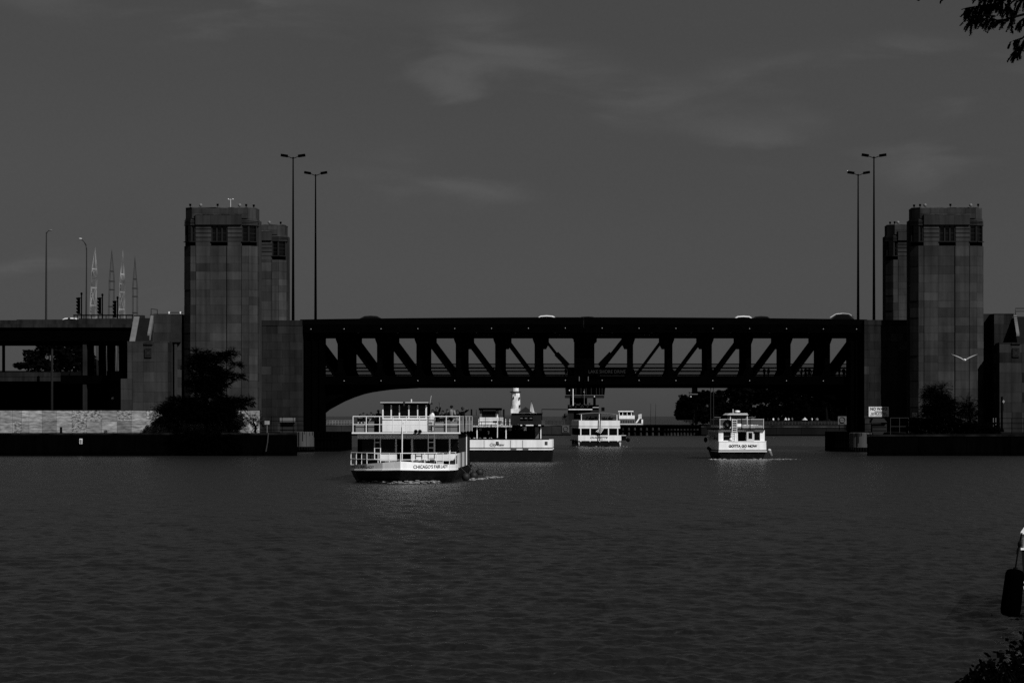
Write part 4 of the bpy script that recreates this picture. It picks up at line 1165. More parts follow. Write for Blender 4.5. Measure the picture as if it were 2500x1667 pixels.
# ---------------------------------------------------------------- boat 2, low open tour boat behind it
def boat_two():
    q = zoom(1130, 930, .1403)
    Y0 = 254.0
    r = thing('tour_boat', 'low open white tour boat half hidden behind the nearest boat', 'boat', (wx(1235, Y0), Y0 + 4, 0), 'boats on the river')
    X = lambda zx, Y=Y0: pt(q, zx, 0, Y).x
    Z = lambda zy, Y=Y0: pt(q, 0, zy, Y).z
    xl, xr = X(-420), X(1552)
    plan = [(xl, Y0 + 3.5), (xl + 1.6, Y0 + .6), (xl + 3, Y0), (xr - .25, Y0), (xr, Y0 + .6), (xr, Y0 + 7), (xl + 2, Y0 + 7)]
    def ring(sx, z, dy=0): 
        c = (xl + xr) / 2
        return [(c + (x - c) * sx, y + dy, z) for x, y in plan]
    MB().loft([ring(.97, -.5, .25), ring(1, Z(1200), 0)]).build('hull', HULL, r)
    MB().loft([ring(1.004, Z(1198), -.03), ring(1.004, Z(1176), -.03)]).build('rub_strake', WHITE, r)
    MB().loft([ring(.995, Z(1176), .02), ring(.995, Z(1158), .02)]).build('dark_band', DARK, r)
    MB().loft([ring(1.0, Z(1158), 0), ring(1.0, Z(1022), 0)]).build('topsides', WHITE, r)
    for zx in (370, 830, 1042): rect(MB(), q, zx - 3, 1030, zx + 3, 1158, Y0 - .02, .03).build('seam', DARK, r)
    for zx in (832, 1042): rect(MB(), q, zx, 1176, zx + 100, 1198, Y0 - .06, .03).build('strake_gap', MIDG, r)
    rect(MB(), q, 100, 1005, 1500, 1022, Y0 + .3, .1).build('gunwale', RUBBER, r)
    lettering('Cityview', pt(q, 597, 1113, Y0 - .02), X(727) - X(470), Z(1085) - Z(1150), INK, r, shear=.25, bold=.01)
    for zx in (600, 1450):
        e_ = rect(MB(), q, zx - 24, 1052, zx + 24, 1112, Y0 - .02, .02).build('emblem', DARK, r)
        rect(MB(), q, zx - 10, 1068, zx + 10, 1096, Y0 - .035, .015).build('emblem_mark', MIDG, e_)
    # open main deck
    MB().box(X(-330), X(1330), Y0 + 5.8, Y0 + 6.6, Z(1022), Z(800)).build('far_screen', BLACK, r)
    MB().box(X(-330), X(1360), Y0 + .5, Y0 + 6.8, Z(1022) - .02, Z(1010) - .02).build('main_deck', DARK, r)
    for zx in (-200, 20, 247, 752, 1357): rect(MB(), q, zx - 8, 800, zx + 8, 1020, Y0 + .45, .1).build('deck_post', CHROME, r)
    rect(MB(), q, 1255, 800, 1320, 1000, Y0 + 3, .4).build('cabin_door', MIDG, r)
    rect(MB(), q, 380, 820, 640, 1005, Y0 + 2.4, .5).build('bar_front', BLACK, r)
    rect(MB(), q, 436, 868, 460, 928, Y0 + 2.36, .03).build('number', WHITE, r)
    for k in range(9):
        zx = -250 + k * 90 + (random.random() - .5) * 30
        p = pt(q, zx, 992, Y0 + 1.2); MB().ball(p, .16, 8, 5, (1.3, 1, .5)).build('deck_gear', OFFW if k % 3 else MIDG, r)
    MB().box(X(-360), X(1385), Y0 + .2, Y0 + 6.9, Z(800), Z(768)).build('canopy', BLACK, r)
    lettering('SHORELINE SIGHTSEEING', pt(q, 517, 785, Y0 + .18), X(855) - X(180), Z(771) - Z(800), mat('white lettering', .7, .6, .2), r, bold=.02)
    for a, c in ((1003, 1030), (1095, 1228), (1315, 1358)): rect(MB(), q, a, 760, c, 777, Y0 + .16, .03).build('canopy_light', WHITE, r)
    # wheelhouse on top
    rect(MB(), q, 292, 632, 612, 770, Y0 + 1.0, .12).build('wheelhouse_front', WHITE, r)
    rect(MB(), q, 292, 632, 700, 770, Y0 + 1.13, 2.2).build('wheelhouse_body', OFFW, r)
    for a, c in ((292, 330), (572, 612)): rect(MB(), q, a, 505, c, 632, Y0 + 1.0, 2.2).build('wheelhouse_post', MIDG, r)
    rect(MB(), q, 330, 515, 572, 632, Y0 + 1.2, .05).build('windscreen', GLASS, r)
    rect(MB(), q, 275, 468, 660, 508, Y0 + .7, 2.8).build('wheelhouse_roof', BLACK, r)
    for zx in (234, 648): rect(MB(), q, zx - 5, 500, zx + 5, 600, Y0 + 2, .1).build('roof_stay', DARK, r)
    for zx in (150, 712): 
        p = pt(q, zx, 770, Y0 + 2); p1 = pt(q, zx, 490, Y0 + 2); MB().tube([p, p1], .085, 10).build('funnel', RUBBER, r)
    rect(MB(), q, 528, 692, 678, 718, Y0 + .96, .03).build('name_strip', DARK, r)
    p, p1 = pt(q, 600, 985, Y0 + .2), pt(q, 604, 640, Y0 + .2); MB().tube([p, p1], .045).build('mast', CHROME, r)
    p = pt(q, 600, 625, Y0 + .2); MB().add([p + Vector((-.1, 0, -.15)), p + Vector((.1, 0, -.1)), p + Vector((.02, .02, .3)), p + Vector((0, .1, 0))], [(0, 1, 2), (1, 3, 2), (3, 0, 2), (0, 3, 1)]).build('pennant', WHITE, r)
    railing(r, [(X(-340), Y0 + .5), (X(1360), Y0 + .5)], Z(768), Z(600), DARK, 2, 1.5, .022)
    for zx in (277, 745, 818): rect(MB(), q, zx - 6, 660, zx + 6, 768, Y0 + .6, .06).build('stanchion', CHROME, r)
    for zx in range(740, 1340, 60): MB().ball(pt(q, zx, 770, Y0 + 3), .1).build('roof_gear', DARK, r)
    for k, zx in enumerate((300, 700, 820, 960, 1080, 1180)):
        p = pt(q, zx, 1000, Y0 + 1.6)
        person(('leftmost', 'second', 'third', 'fourth', 'fifth', 'rightmost')[k] + ' passenger inside the low open tour boat', (p.x, Y0 + 1.6, Z(1010) - .02), random.uniform(-1, 1), random.choice(('bar', 'down')), False, (CLOTHL, CLOTHD, CLOTHL, CLOTHD, CLOTHW, CLOTHD)[k], s=.95, group='passengers in the open boat', fingers=False)
    return r
boat_two()

# ---------------------------------------------------------------- boat 3, stern of a white tour boat in mid channel
def boat_three():
    q = zoom(1360, 930, .1148); Y0 = 379.0
    r = thing('tour_boat', 'white tour boat with awning and stern flag, mid channel', 'boat', (wx(1464, Y0), Y0 + 8, 0), 'boats on the river')
    X = lambda zx, Y=Y0: pt(q, zx, 0, Y).x
    Z = lambda zy, Y=Y0: pt(q, 0, zy, Y).z
    sk = -1.4                                     # the boat lies a little askew: its bow swings left
    def blk(x0, x1, y0, y1, L_, nm, m, Ya=Y0):
        a, c = X(x0), X(x1)
        return MB().add([(a, Ya, Z(y1)), (c, Ya, Z(y1)), (c + sk, Ya + L_, Z(y1)), (a + sk, Ya + L_, Z(y1)), (a, Ya, Z(y0)), (c, Ya, Z(y0)), (c + sk, Ya + L_, Z(y0)), (a + sk, Ya + L_, Z(y0))],
                        [(0, 3, 2, 1), (4, 5, 6, 7), (0, 1, 5, 4), (1, 2, 6, 5), (2, 3, 7, 6), (3, 0, 4, 7)]).build(nm, m, r)
    blk(470, 1330, 1288, 1500, 17, 'hull', HULL)
    blk(435, 1375, 1270, 1290, 17, 'rub_rail', RUBBER)
    blk(452, 1366, 1152, 1272, 17, 'topsides', WHITE)
    blk(480, 1345, 1002, 1152, 16.5, 'cabin_core', BLACK, Y0 + .3)
    blk(462, 1342, 968, 1006, 17, 'deck_band', WHITE)
    blk(466, 1338, 838, 962, 17, 'upper_bulwark', WHITE)
    blk(460, 1340, 960, 970, 17, 'deck_seam', RUBBER)
    for zx in (505, 705, 1095, 1290): rect(MB(), q, zx - 11, 1004, zx + 11, 1152, Y0, .2).build('window_post', WHITE, r)
    for a, c in ((526, 694), (716, 800), (980, 1084), (1106, 1280)): rect(MB(), q, a, 1012, c, 1145, Y0 + .2, .06).build('window', GLASS, r)
    lettering('OUILMETTE', pt(q, 895, 1200, Y0 - .03), X(1085) - X(715), Z(1180) - Z(1222), INK, r, shear=.2, bold=.01)
    lettering('CHICAGO', pt(q, 915, 1243, Y0 - .03), X(975) - X(855), Z(1235) - Z(1252), INK, r)
    for x0, x1 in ((450, 480), (1318, 1362)): MB().pp([q(x0, 1300), q(x1, 1300), q(x1 - 8, 1385), q(x0 + 22, 1385)], Y0 - .1, .4).build('stern_fairing', OFFW, r)
    for zx in (505, 700, 905, 1098, 1292): MB().ball(pt(q, zx, 1282, Y0 - .05), .09).build('cleat', CHROME, r)
    pts = [pt(q, x, y, Y0 + .4) for x, y in ((470, 712), (620, 695), (800, 684), (950, 684), (1120, 695), (1285, 714))]
    b = MB()
    vs = []
    for p in pts: vs += [p, p + Vector((0, 0, .1)), p + Vector((sk * .4, 6, .1)), p + Vector((sk * .4, 6, 0))]
    fs = []
    for k in range(5):
        for i in range(4): fs.append((k * 4 + i, k * 4 + 4 + i, k * 4 + 4 + (i + 1) % 4, k * 4 + (i + 1) % 4))
    b.add(vs, fs + [(0, 1, 2, 3), (23, 22, 21, 20)]).build('awning', MIDG, r)
    for zx in (518, 900, 1275): rect(MB(), q, zx - 7, 700, zx + 7, 838, Y0 + .4, .08).build('awning_post', CHROME, r)
    rect(MB(), q, 1360, 1160, 1465, 1260, Y0 + 7, 1.2).build('side_platform', RUBBER, r)
    rect(MB(), q, 1360, 1152, 1466, 1166, Y0 + 7, 1.2).build('platform_edge', CHROME, r)
    MB().ball(pt(q, 1508, 1250, Y0 + 6), .33).build('tyre_fender', RUBBER, r)
    for zx in (335, 395): MB().tube([pt(q, zx + 15, 1245, Y0 + 5), pt(q, zx, 1330, Y0 + 5)], [.1, .16]).build('tyre_fender', RUBBER, r)
    # flag on a staff at the stern
    MB().tube([pt(q, 903, 1275, Y0 - .35), pt(q, 925, 690, Y0 - .35)], .07).build('flag_staff', RUBBER, r)
    for k in range(7):
        o = k * 17
        MB().pp([q(925 - 100 + o * .9, 1070 + o * .35), q(925 + 10 + o * .5, 985 + o * .2), q(934 + 10 + o * .5, 990 + o * .2), q(834 + -0 + o * .9, 1080 + o * .35)], Y0 - .38, .03).build('flag_stripe', WHITE if k % 2 == 0 else DARK, r)
    # crowd on the upper deck behind the bulwark
    kk = 0
    ORD = ('leftmost', 'second', 'third', 'fourth', 'fifth', 'sixth', 'seventh', 'eighth', 'ninth', 'tenth', 'eleventh', 'twelfth', 'rightmost', 'fourteenth')
    for k in range(15):
        zx = 640 + k * 41 + random.uniform(-10, 10)
        if 880 < zx < 930: continue
        yy = Y0 + 1.5 + random.random() * 4
        p = pt(q, zx, 838, yy); sc_ = random.uniform(.8, 1.05)
        kk += 1
        rr = person((ORD[kk - 1] + ' seated passenger on the upper deck of the mid channel boat') if ORD[kk - 1] in ('leftmost', 'rightmost') else (ORD[kk - 1] + ' passenger from the left on the mid channel boat'), (p.x, yy, Z(838) - .75), random.uniform(-1, 1), random.choice(('bar', 'down')), True, random.choice((CLOTHD, CLOTHD, CLOTHL, CLOTHW)), s=sc_, group='passengers on the mid channel boat', fingers=False)
    MB().box(X(480), X(1330), Y0 + .3, Y0 + 9, Z(838) - .82, Z(838) - .76).build('upper_deck', DARK, r)
    q2 = MB().pb(1468, 994, 1476, 1003.5, Y0 + 3, .3); q2.build('speaker', RUBBER, r)
    return r
boat_three()

# ---------------------------------------------------------------- boat 4, cabin boat going away on the right
def boat_four():
    q = zoom(1620, 930, .17007); Y0 = 271.0
    r = thing('cabin_boat', 'white cabin cruiser with slatted roof rail, going away at right', 'boat', (wx(1812, Y0), Y0 + 6, 0), 'boats on the river')
    X = lambda zx, Y=Y0: pt(q, zx, 0, Y).x
    Z = lambda zy, Y=Y0: pt(q, 0, zy, Y).z
    xc = (X(790) + X(1480)) / 2
    def ringh(sx, z, ys=0):
        hw = (X(1480) - X(790)) / 2 * sx
        out = [(-hw, 0), (hw, 0), (hw * 1.02, 6), (hw * .9, 10), (hw * .45, 13), (0, 14.2), (-hw * .45, 13), (-hw * .9, 10), (-hw * 1.02, 6)]
        return [(xc + x, Y0 + y + ys, z) for x, y in out]
    MB().loft([ringh(.8, -.4, .3), ringh(.9, Z(1090), .2), ringh(1.0, Z(1016), 0)]).build('hull', HULL, r)
    MB().loft([ringh(1.015, Z(1016), -.12), ringh(1.015, Z(1004), -.12)]).build('rub_rail', CHROME, r)
    MB().loft([ringh(1.0, Z(1004), 0), ringh(1.0, Z(988), 0)]).build('dark_band', DARK, r)
    MB().loft([ringh(1.0, Z(988), 0), ringh(.99, Z(866), 0)]).build('topsides', WHITE, r)
    MB().loft([ringh(1.005, Z(870), -.03), ringh(1.005, Z(862), -.03)]).build('deck_edge', CHROME, r)
    lettering('GOTTA GO NOW', pt(q, 1141, 932, Y0 - .03), X(1348) - X(934), Z(914) - Z(951), INK, r, bold=.045)
    lettering('Chicago', pt(q, 1137, 968, Y0 - .03), X(1186) - X(1090), Z(960) - Z(978), INK, r, shear=.1)
    # cabin
    Yc = Y0 + .35
    MB().box(X(800, Yc), X(1452, Yc), Yc + .12, Yc + 8.5, Z(864), Z(702)).build('cabin_core', OFFW, r)
    b = MB()
    for x0, x1, y0, y1 in ((792, 860, 702, 864), (860, 1460, 702, 728), (860, 985, 852, 864), (970, 1070, 728, 864), (1190, 1200, 712, 864), (1392, 1460, 728, 864), (1305, 1392, 852, 864)): rect(b, q, x0, y0, x1, y1, Yc, .11)
    b.build('cabin_stern', WHITE, r)
    for x0, x1, y0, y1 in ((860, 970, 728, 852), (1308, 1392, 728, 852)): rect(MB(), q, x0, y0, x1, y1, Yc + .05, .05).build('window', GLASS, r)
    rect(MB(), q, 862, 789, 970, 793, Yc + .03, .03).build('glazing_bar', MIDG, r)
    rect(MB(), q, 1068, 710, 1192, 864, Yc + .06, .05).build('doorway', BLACK, r)
    d = rect(MB(), q, 1198, 714, 1308, 860, Yc - .12, .06).build('door', OFFW, r)
    rect(MB(), q, 1224, 740, 1278, 828, Yc - .135, .03).build('window', GLASS, d)
    rect(MB(), q, 1296, 726, 1308, 752, Yc - .15, .03).build('handle', RUBBER, d)
    for k in range(4): MB().box(X(800, Yc) - .02, X(800, Yc) + .02, Yc + .8 + k * 1.9, Yc + 2.3 + k * 1.9, Z(840), Z(735)).build('side_window', GLASS, r)
    ladder(r, X(985, Yc - .3), X(1052, Yc - .3), Yc - .3, Z(862), Z(545), CHROME, 10)
    rect(MB(), q, 992, 702, 1046, 752, Yc - .02, .02).build('notice', WHITE, r)
    MB().ball(pt(q, 964, 838, Yc - .3), .16, 10, 6).build('buoy', CHROME, r)
    rect(MB(), q, 785, 684, 1462, 702, Yc - .3, 9.2).build('cabin_roof', RUBBER, r)
    # slatted rail of the roof deck
    for k in range(8):
        zy = 545 + k * 18.5
        b = MB(); rect(b, q, 806, zy, 1442, zy + 8, Yc - .2, .05)
        b.box(X(806, Yc) - .03, X(806, Yc) + .02, Yc - .2, Yc + 7, Z(zy + 8), Z(zy)); b.box(X(1442, Yc) - .03, X(1442, Yc) + .02, Yc - .2, Yc + 7, Z(zy + 8), Z(zy))
        b.build('rail_slat', OFFW if k in (0, 5, 6) else MIDG, r)
    for zx in (808, 985, 1052, 1125, 1248, 1440): rect(MB(), q, zx - 4, 540, zx + 4, 690, Yc - .26, .05).build('rail_post', RUBBER if 1000 < zx < 1300 else OFFW, r)
    # wreath, notice and seats behind the rail
    c = pt(q, 920, 612, Yc - .3); b = MB(); ring = []
    for k in range(17):
        t = 2 * math.pi * k / 16; ring.append(c + Vector((math.cos(t) * .33, 0, math.sin(t) * .36)))
    b.tube(ring, .13, 6); b.build('wreath', RUBBER, r)
    rect(MB(), q, 1060, 612, 1115, 655, Yc - .24, .03).build('notice', WHITE, r)
    for k in range(7):
        p = pt(q, 1080 + k * 50, 632, Yc + 1 + .3 * (k % 2)); MB().ball(p, .16, 8, 5, (1.4, .8, .6)).build('seat', OFFW if k % 2 else WHITE, r)
        MB().box(p.x - .13, p.x + .13, p.y - .1, p.y + .1, Z(684), p.z).build('seat', MIDG, r)
    # hard top, radar, aerials
    rect(MB(), q, 990, 488, 1255, 540, Yc + 3.2, 1.8).build('helm_screen', MIDG, r)
    a = [q(945, 487), q(985, 462), q(1240, 460), q(1258, 488)]
    MB().pp(a, Yc + 2.6, 3.2).build('hard_top', OFFW, r)
    for zx in (1000, 1245): rect(MB(), q, zx - 5, 486, zx + 5, 690, Yc + 2.8, .1).build('top_post', CHROME, r)
    p = pt(q, 1115, 437, Yc + 4); MB().ball(p, .32, 12, 6, (1, 1, .4)).build('radar', WHITE, r, smooth=True); MB().tube([p - Vector((0, 0, .35)), p], .07).build('radar_post', OFFW, r)
    p = pt(q, 1053, 462, Yc + 4); MB().tube([p, p + Vector((0, 0, .45))], .03).build('antenna', CHROME, r)
    for a_, c_ in ((765, 860), (1258, 1365)): rect(MB(), q, a_, 516, c_, 523, Yc + 2.8, .1).build('spreader', MIDG, r)
    p = pt(q, 720, 790, Y0 + 6); MB().ball(p, .22, 10, 6, (1.3, 1, .6)).build('deck_light', CHROME, r)
    p = pt(q, 690, 842, Y0 + 7); MB().ball(p, .30, 10, 6, (.7, .7, 1)).build('life_ring', RUBBER, r)
    p = pt(q, 712, 955, Y0 + 6); MB().tube([p, p + Vector((.25, -.4, -.3))], .18, 8).build('tyre_fender', RUBBER, r)
    r.rotation_euler = (0, 0, .1); r.location.x -= 6 * math.sin(.1)
    return r
boat_four()
qg = zoom(1620, 930, .17007)
f = thing('tube_fender', 'pale tube fender hanging at the right of the cabin cruiser', 'fender', pt(qg, 1548, 1085, 272.5))
p0, p1 = pt(qg, 1520, 990, 272.5), pt(qg, 1550, 1080, 272.5); dd = (p1 - p0)
MB().tube([p0, p0 + dd * .08, p0 + dd * .92, p1], [.06, .17, .17, .06], 10).build('fender_body', mat('fender vinyl', .14, .6, .2, .6, 1.5), f, smooth=True)
MB().ball(p0, .19, 10, 6, (1, 1, .7)).build('fender_cap', OFFW, f, smooth=True)
MB().tube([p0, pt(qg, 1480, 900, 273)], .03, 5).build('rope', DARK, f)

# ---------------------------------------------------------------- boat 5, ferry far behind the pile wall
def boat_five():
    q = zoom(1360, 930, .1148); Y0 = 640.0
    r = thing('ferry', 'white ferry with upper cabin behind the dark pile wall', 'boat', (wx(1537, Y0), Y0 + 6, 0), 'boats on the river')
    R_ = lambda x0, y0, x1, y1, Y, t, nm, m: rect(MB(), q, x0, y0, x1, y1, Y, t).build(nm, m, r)
    R_(1300, 905, 1830, 1200, Y0, 12, 'hull', OFFW)
    R_(1440, 930, 1800, 952, Y0 - .1, .1, 'hull_stripe', WHITE)
    R_(1310, 805, 1660, 905, Y0 + 1, 9, 'main_cabin', MIDG)
    R_(1318, 730, 1650, 805, Y0 + .8, 9, 'upper_bulwark', WHITE)
    R_(1300, 632, 1625, 655, Y0 + 1, 6, 'roof', WHITE)
    R_(1325, 655, 1615, 730, Y0 + 1.6, 4, 'wheelhouse', DARK)
    for a, c in ((1318, 1330), (1392, 1402), (1487, 1497), (1575, 1588)): R_(a, 655, c, 732, Y0 + 1.2, .2, 'window_post', WHITE)
    for a, c in ((1332, 1388), (1404, 1484), (1500, 1570)): R_(a, 660, c, 715, Y0 + 1.5, .08, 'window', GLASS)
    MB().pp([q(1665, 890), q(1700, 890), q(1765, 790), q(1735, 790)], Y0 + 1, .5).build('stair', WHITE, r)
    R_(1730, 700, 1800, 800, Y0 + 2, 3, 'aft_house', OFFW); R_(1735, 815, 1780, 895, Y0 + 1.9, .1, 'door', DARK)
    R_(1795, 815, 1828, 895, Y0 + 1.5, 2, 'aft_post', WHITE)
    for k in range(9): R_(1330 + k * 36, 840, 1350 + k * 36, 890, Y0 + .95, .06, 'window', GLASS)
    MB().pp([q(1725, 705), q(1740, 675), q(1760, 705)], Y0 + 2, 2).build('aft_roof', DARK, r)
    return r
boat_five()

# ---------------------------------------------------------------- foam at the bows and sterns
def foam(name, label, path, spread, n, size, hgt):
    b = MB()
    for k in range(n):
        f = random.random(); i = min(int(f * (len(path) - 1)), len(path) - 2); t = f * (len(path) - 1) - i
        p = Vector(path[i]).lerp(Vector(path[i + 1]), t)
        c = p + Vector((random.gauss(0, spread), random.gauss(0, spread), 0))
        s_ = size * random.uniform(.4, 1.3)
        b.ball((c.x, c.y, random.uniform(-.02, hgt * random.random())), s_, 6, 4, (random.uniform(1, 2.6), random.uniform(.6, 1.4), random.uniform(.25, .55)))
    o = b.build(name, FOAM, None, smooth=True)
    tag(o, label, 'foam', kind='stuff')
foam('bow_wave', 'white foam at the bow of the nearest tour boat', [(-17.4, 175.5, 0), (-16.2, 173.9, 0), (-14.8, 172.9, 0), (-13.4, 173.4, 0), (-12.2, 174.3, 0)], .16, 300, .09, .2)
foam('bow_wave', 'streak of foam trailing right of the nearest tour boat', [(-10.3, 181, 0), (-9.6, 184, 0), (-9.0, 188, 0), (-8.4, 190, 0)], .22, 80, .08, .1)
foam('stern_wash', 'broken foam behind the cabin cruiser', [(wx(1735, 266), 266, 0), (wx(1790, 265), 265.4, 0), (wx(1830, 265), 265, 0), (wx(1880, 266), 266.5, 0), (wx(1940, 268), 268, 0)], .35, 220, .09, .12)
foam('stern_wash', 'thin foam behind the mid channel boat', [(wx(1405, 376), 376, 0), (wx(1460, 375), 375, 0), (wx(1525, 376), 376, 0)], .3, 160, .12, .14)
# ---------------------------------------------------------------- trees and shrubs
def frond(b, base, d, ln, droop, n=9, lw=.045, ll=.2):
    """one feathery leaf: a drooping stalk with leaflets in pairs"""
    d = Vector(d).normalized(); p = Vector(base); st = ln / n
    side = d.cross(Vector((0, 0, 1)))
    side = side.normalized() if side.length > .05 else Vector((1, 0, 0))
    vs = []; fs = []
    for k in range(n):
        d = (d + Vector((0, 0, -droop * (.4 + k / n)))).normalized()
        p2 = p + d * st
        o = len(vs); w_ = .012 * (1.6 - k / n)
        vs += [p - side * w_, p + side * w_, p2 + side * w_, p2 - side * w_]; fs.append((o, o + 1, o + 2, o + 3))
        if k > 0:
            for s_ in (-1, 1):
                l_ = ll * (1 - .45 * abs(k / n - .35) * 1.6) * random.uniform(.8, 1.15)
                q = (side * s_ * .85 + d * .45 + Vector((0, 0, -.35 + random.uniform(-.2, .2)))).normalized()
                t_ = q.cross(Vector((random.uniform(-.4, .4), random.uniform(-.4, .4), 1))).normalized() * lw
                o = len(vs); vs += [p2, p2 + q * l_ * .45 + t_, p2 + q * l_, p2 + q * l_ * .45 - t_]; fs.append((o, o + 1, o + 2, o + 3))
        p = p2
    b.add(vs, fs)
def rdir(up=.3):
    a = random.uniform(0, 6.283); z = random.uniform(-.2, 1) * .8 + up * .3
    h = math.sqrt(max(0, 1 - min(z, .95) ** 2)); return Vector((math.cos(a) * h, math.sin(a) * h, z))
def feather_tree(label, base, blobs, n, name='tree_of_heaven', cat='tree', m=None, ln=1.0, lw=.045, ll=.2, branches=True, droop=.16):
    """blobs: (centre, radius xyz) of crown masses; boughs run from the stem to them"""
    r = thing(name, label, cat, base)
    B = Vector(base); tr = MB()
    top = max(blobs, key=lambda q: q[0][2])[0]
    stem = [B, B.lerp(Vector(top), .35) + Vector((.2, 0, 0)), B.lerp(Vector(top), .7), Vector(top)]
    tr.tube(stem, [.17, .13, .09, .03], 8)
    for c, rd in blobs:
        c = Vector(c); f = min(.75, max(.1, (c.z - B.z) / (top[2] - B.z + .01) - .3)); s0 = B.lerp(Vector(top), f)
        tr.tube([s0, s0.lerp(c, .5) + Vector((0, 0, .2)), c], [.07, .05, .02], 6)
        for k in range(5):
            e_ = c + Vector((random.uniform(-1, 1) * rd[0], random.uniform(-1, 1) * rd[1], random.uniform(-.5, 1) * rd[2])) * .7
            tr.tube([s0.lerp(c, .6), e_], [.03, .012], 5)
    tr.build('trunk', BARK, r)
    lf = MB(); tot = sum(rd[0] * rd[1] * rd[2] for _, rd in blobs)
    for c, rd in blobs:
        k_ = max(8, int(n * (rd[0] * rd[1] * rd[2]) ** .6 / sum((q[1][0] * q[1][1] * q[1][2]) ** .6 for q in blobs)))
        for _ in range(k_):
            u = rdir(0); u.z = random.uniform(-1, 1) * .9; u.normalize(); u *= random.random() ** .45
            p = Vector(c) + Vector((u.x * rd[0], u.y * rd[1], u.z * rd[2]))
            d = (u * 1.1 + Vector((0, 0, .45)) + rdir() * .5)
            frond(lf, p, d, ln * random.uniform(.7, 1.2), droop, 8, lw, ll)
    lf.build('crown', m or LEAF, r)
    return r
S = lambda px, py, Y, rx, rz, ry=None: (tuple(at(px, py, Y)), (rx * Y / F, (ry or rx) * Y / F * .8, rz * Y / F))
Yt = 294.6
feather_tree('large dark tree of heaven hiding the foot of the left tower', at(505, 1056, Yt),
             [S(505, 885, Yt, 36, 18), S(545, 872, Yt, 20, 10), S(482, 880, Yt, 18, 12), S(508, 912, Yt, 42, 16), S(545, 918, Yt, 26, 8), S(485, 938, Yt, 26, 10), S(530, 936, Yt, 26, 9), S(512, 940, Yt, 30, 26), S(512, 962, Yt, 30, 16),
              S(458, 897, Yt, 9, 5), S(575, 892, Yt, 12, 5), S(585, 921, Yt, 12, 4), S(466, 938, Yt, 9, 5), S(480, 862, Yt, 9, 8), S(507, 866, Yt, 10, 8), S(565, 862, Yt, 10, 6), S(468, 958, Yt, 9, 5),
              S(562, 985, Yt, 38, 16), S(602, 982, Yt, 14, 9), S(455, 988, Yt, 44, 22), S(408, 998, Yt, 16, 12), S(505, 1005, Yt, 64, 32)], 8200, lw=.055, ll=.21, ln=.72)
Yt = 294.0
feather_tree('low dark shrub at the left skirt of the large tree', at(425, 1056, Yt), [S(412, 1020, Yt, 30, 28), S(440, 1005, Yt, 34, 30), S(398, 1008, Yt, 20, 18), S(405, 1042, Yt, 26, 14)], 900, 'shrub', 'shrub')
feather_tree('low dark shrub at the right skirt of the large tree', at(560, 1056, Yt), [S(548, 1030, Yt, 26, 26), S(535, 1010, Yt, 34, 30), S(575, 1048, Yt, 16, 10)], 700, 'shrub', 'shrub')
feather_tree('leafy dark shrub before the last pale panels by the kiosk', at(622, 1056, Yt), [S(618, 1022, Yt, 14, 16), S(606, 1030, Yt, 12, 14), S(634, 1035, Yt, 12, 20)], 110, 'shrub', 'shrub', ln=.7)
Yt = 291.2
feather_tree('dark growth hanging over the river wall under the large tree', at(510, 1072, Yt), [S(510, 1075, Yt, 60, 18, 10), S(470, 1062, Yt, 50, 12, 10), S(545, 1085, Yt, 40, 20, 10), S(500, 1098, Yt, 45, 12, 8)], 1100, 'hanging_shrub', 'shrub')
Yt = 294.5
feather_tree('taller plumed dark shrub below the gull', at(2288, 1060, Yt), [S(2288, 985, Yt, 26, 24), S(2278, 960, Yt, 14, 14), S(2305, 990, Yt, 20, 16), S(2290, 1015, Yt, 36, 24), S(2300, 955, Yt, 5, 14)], 2000, 'sumac_shrub', 'shrub', ln=1.05, lw=.055, ll=.26)
feather_tree('smaller plumed dark shrub near the right stair block', at(2365, 1060, Yt), [S(2364, 1000, Yt, 20, 12), S(2366, 985, Yt, 4, 16), S(2358, 985, Yt, 4, 12), S(2362, 1022, Yt, 24, 14)], 420, 'sumac_shrub', 'shrub', ln=1.05, lw=.055, ll=.26)

def leaf_cards(b, c, rd, n, size):
    for _ in range(n):
        u = rdir(0); u.z = random.uniform(-1, 1); u.normalize(); u *= random.random() ** .4
        p = Vector(c) + Vector((u.x * rd[0], u.y * rd[1], u.z * rd[2]))
        a = rdir(); a.z = random.uniform(-.6, .6); a.normalize(); t_ = a.cross(rdir()).normalized()
        s_ = size * random.uniform(.5, 1.3)
        o = [p - a * s_, p + t_ * s_ * .5, p + a * s_, p - t_ * s_ * .5]
        b.add(o, [(0, 1, 2, 3)])
# hedge at the foot of the right tower
h = thing('hedge', 'dense black hedge along the foot of the right tower', 'hedge', at(2310, 1060, 296))
b = MB()
for px in range(2225, 2440, 12): leaf_cards(b, at(px, 1040 if px < 2340 else 1046, 296 + random.random()), (.8, .9, 1.35 if px < 2340 else 1.0), 330, .17)
b.build('foliage', LEAF, h)
b = MB()
for px in range(2232, 2430, 24): b.tube([at(px, 1060, 296.4), at(px + 4, 1035, 296.4)], [.05, .02], 5)
b.build('stem', BARK, h)

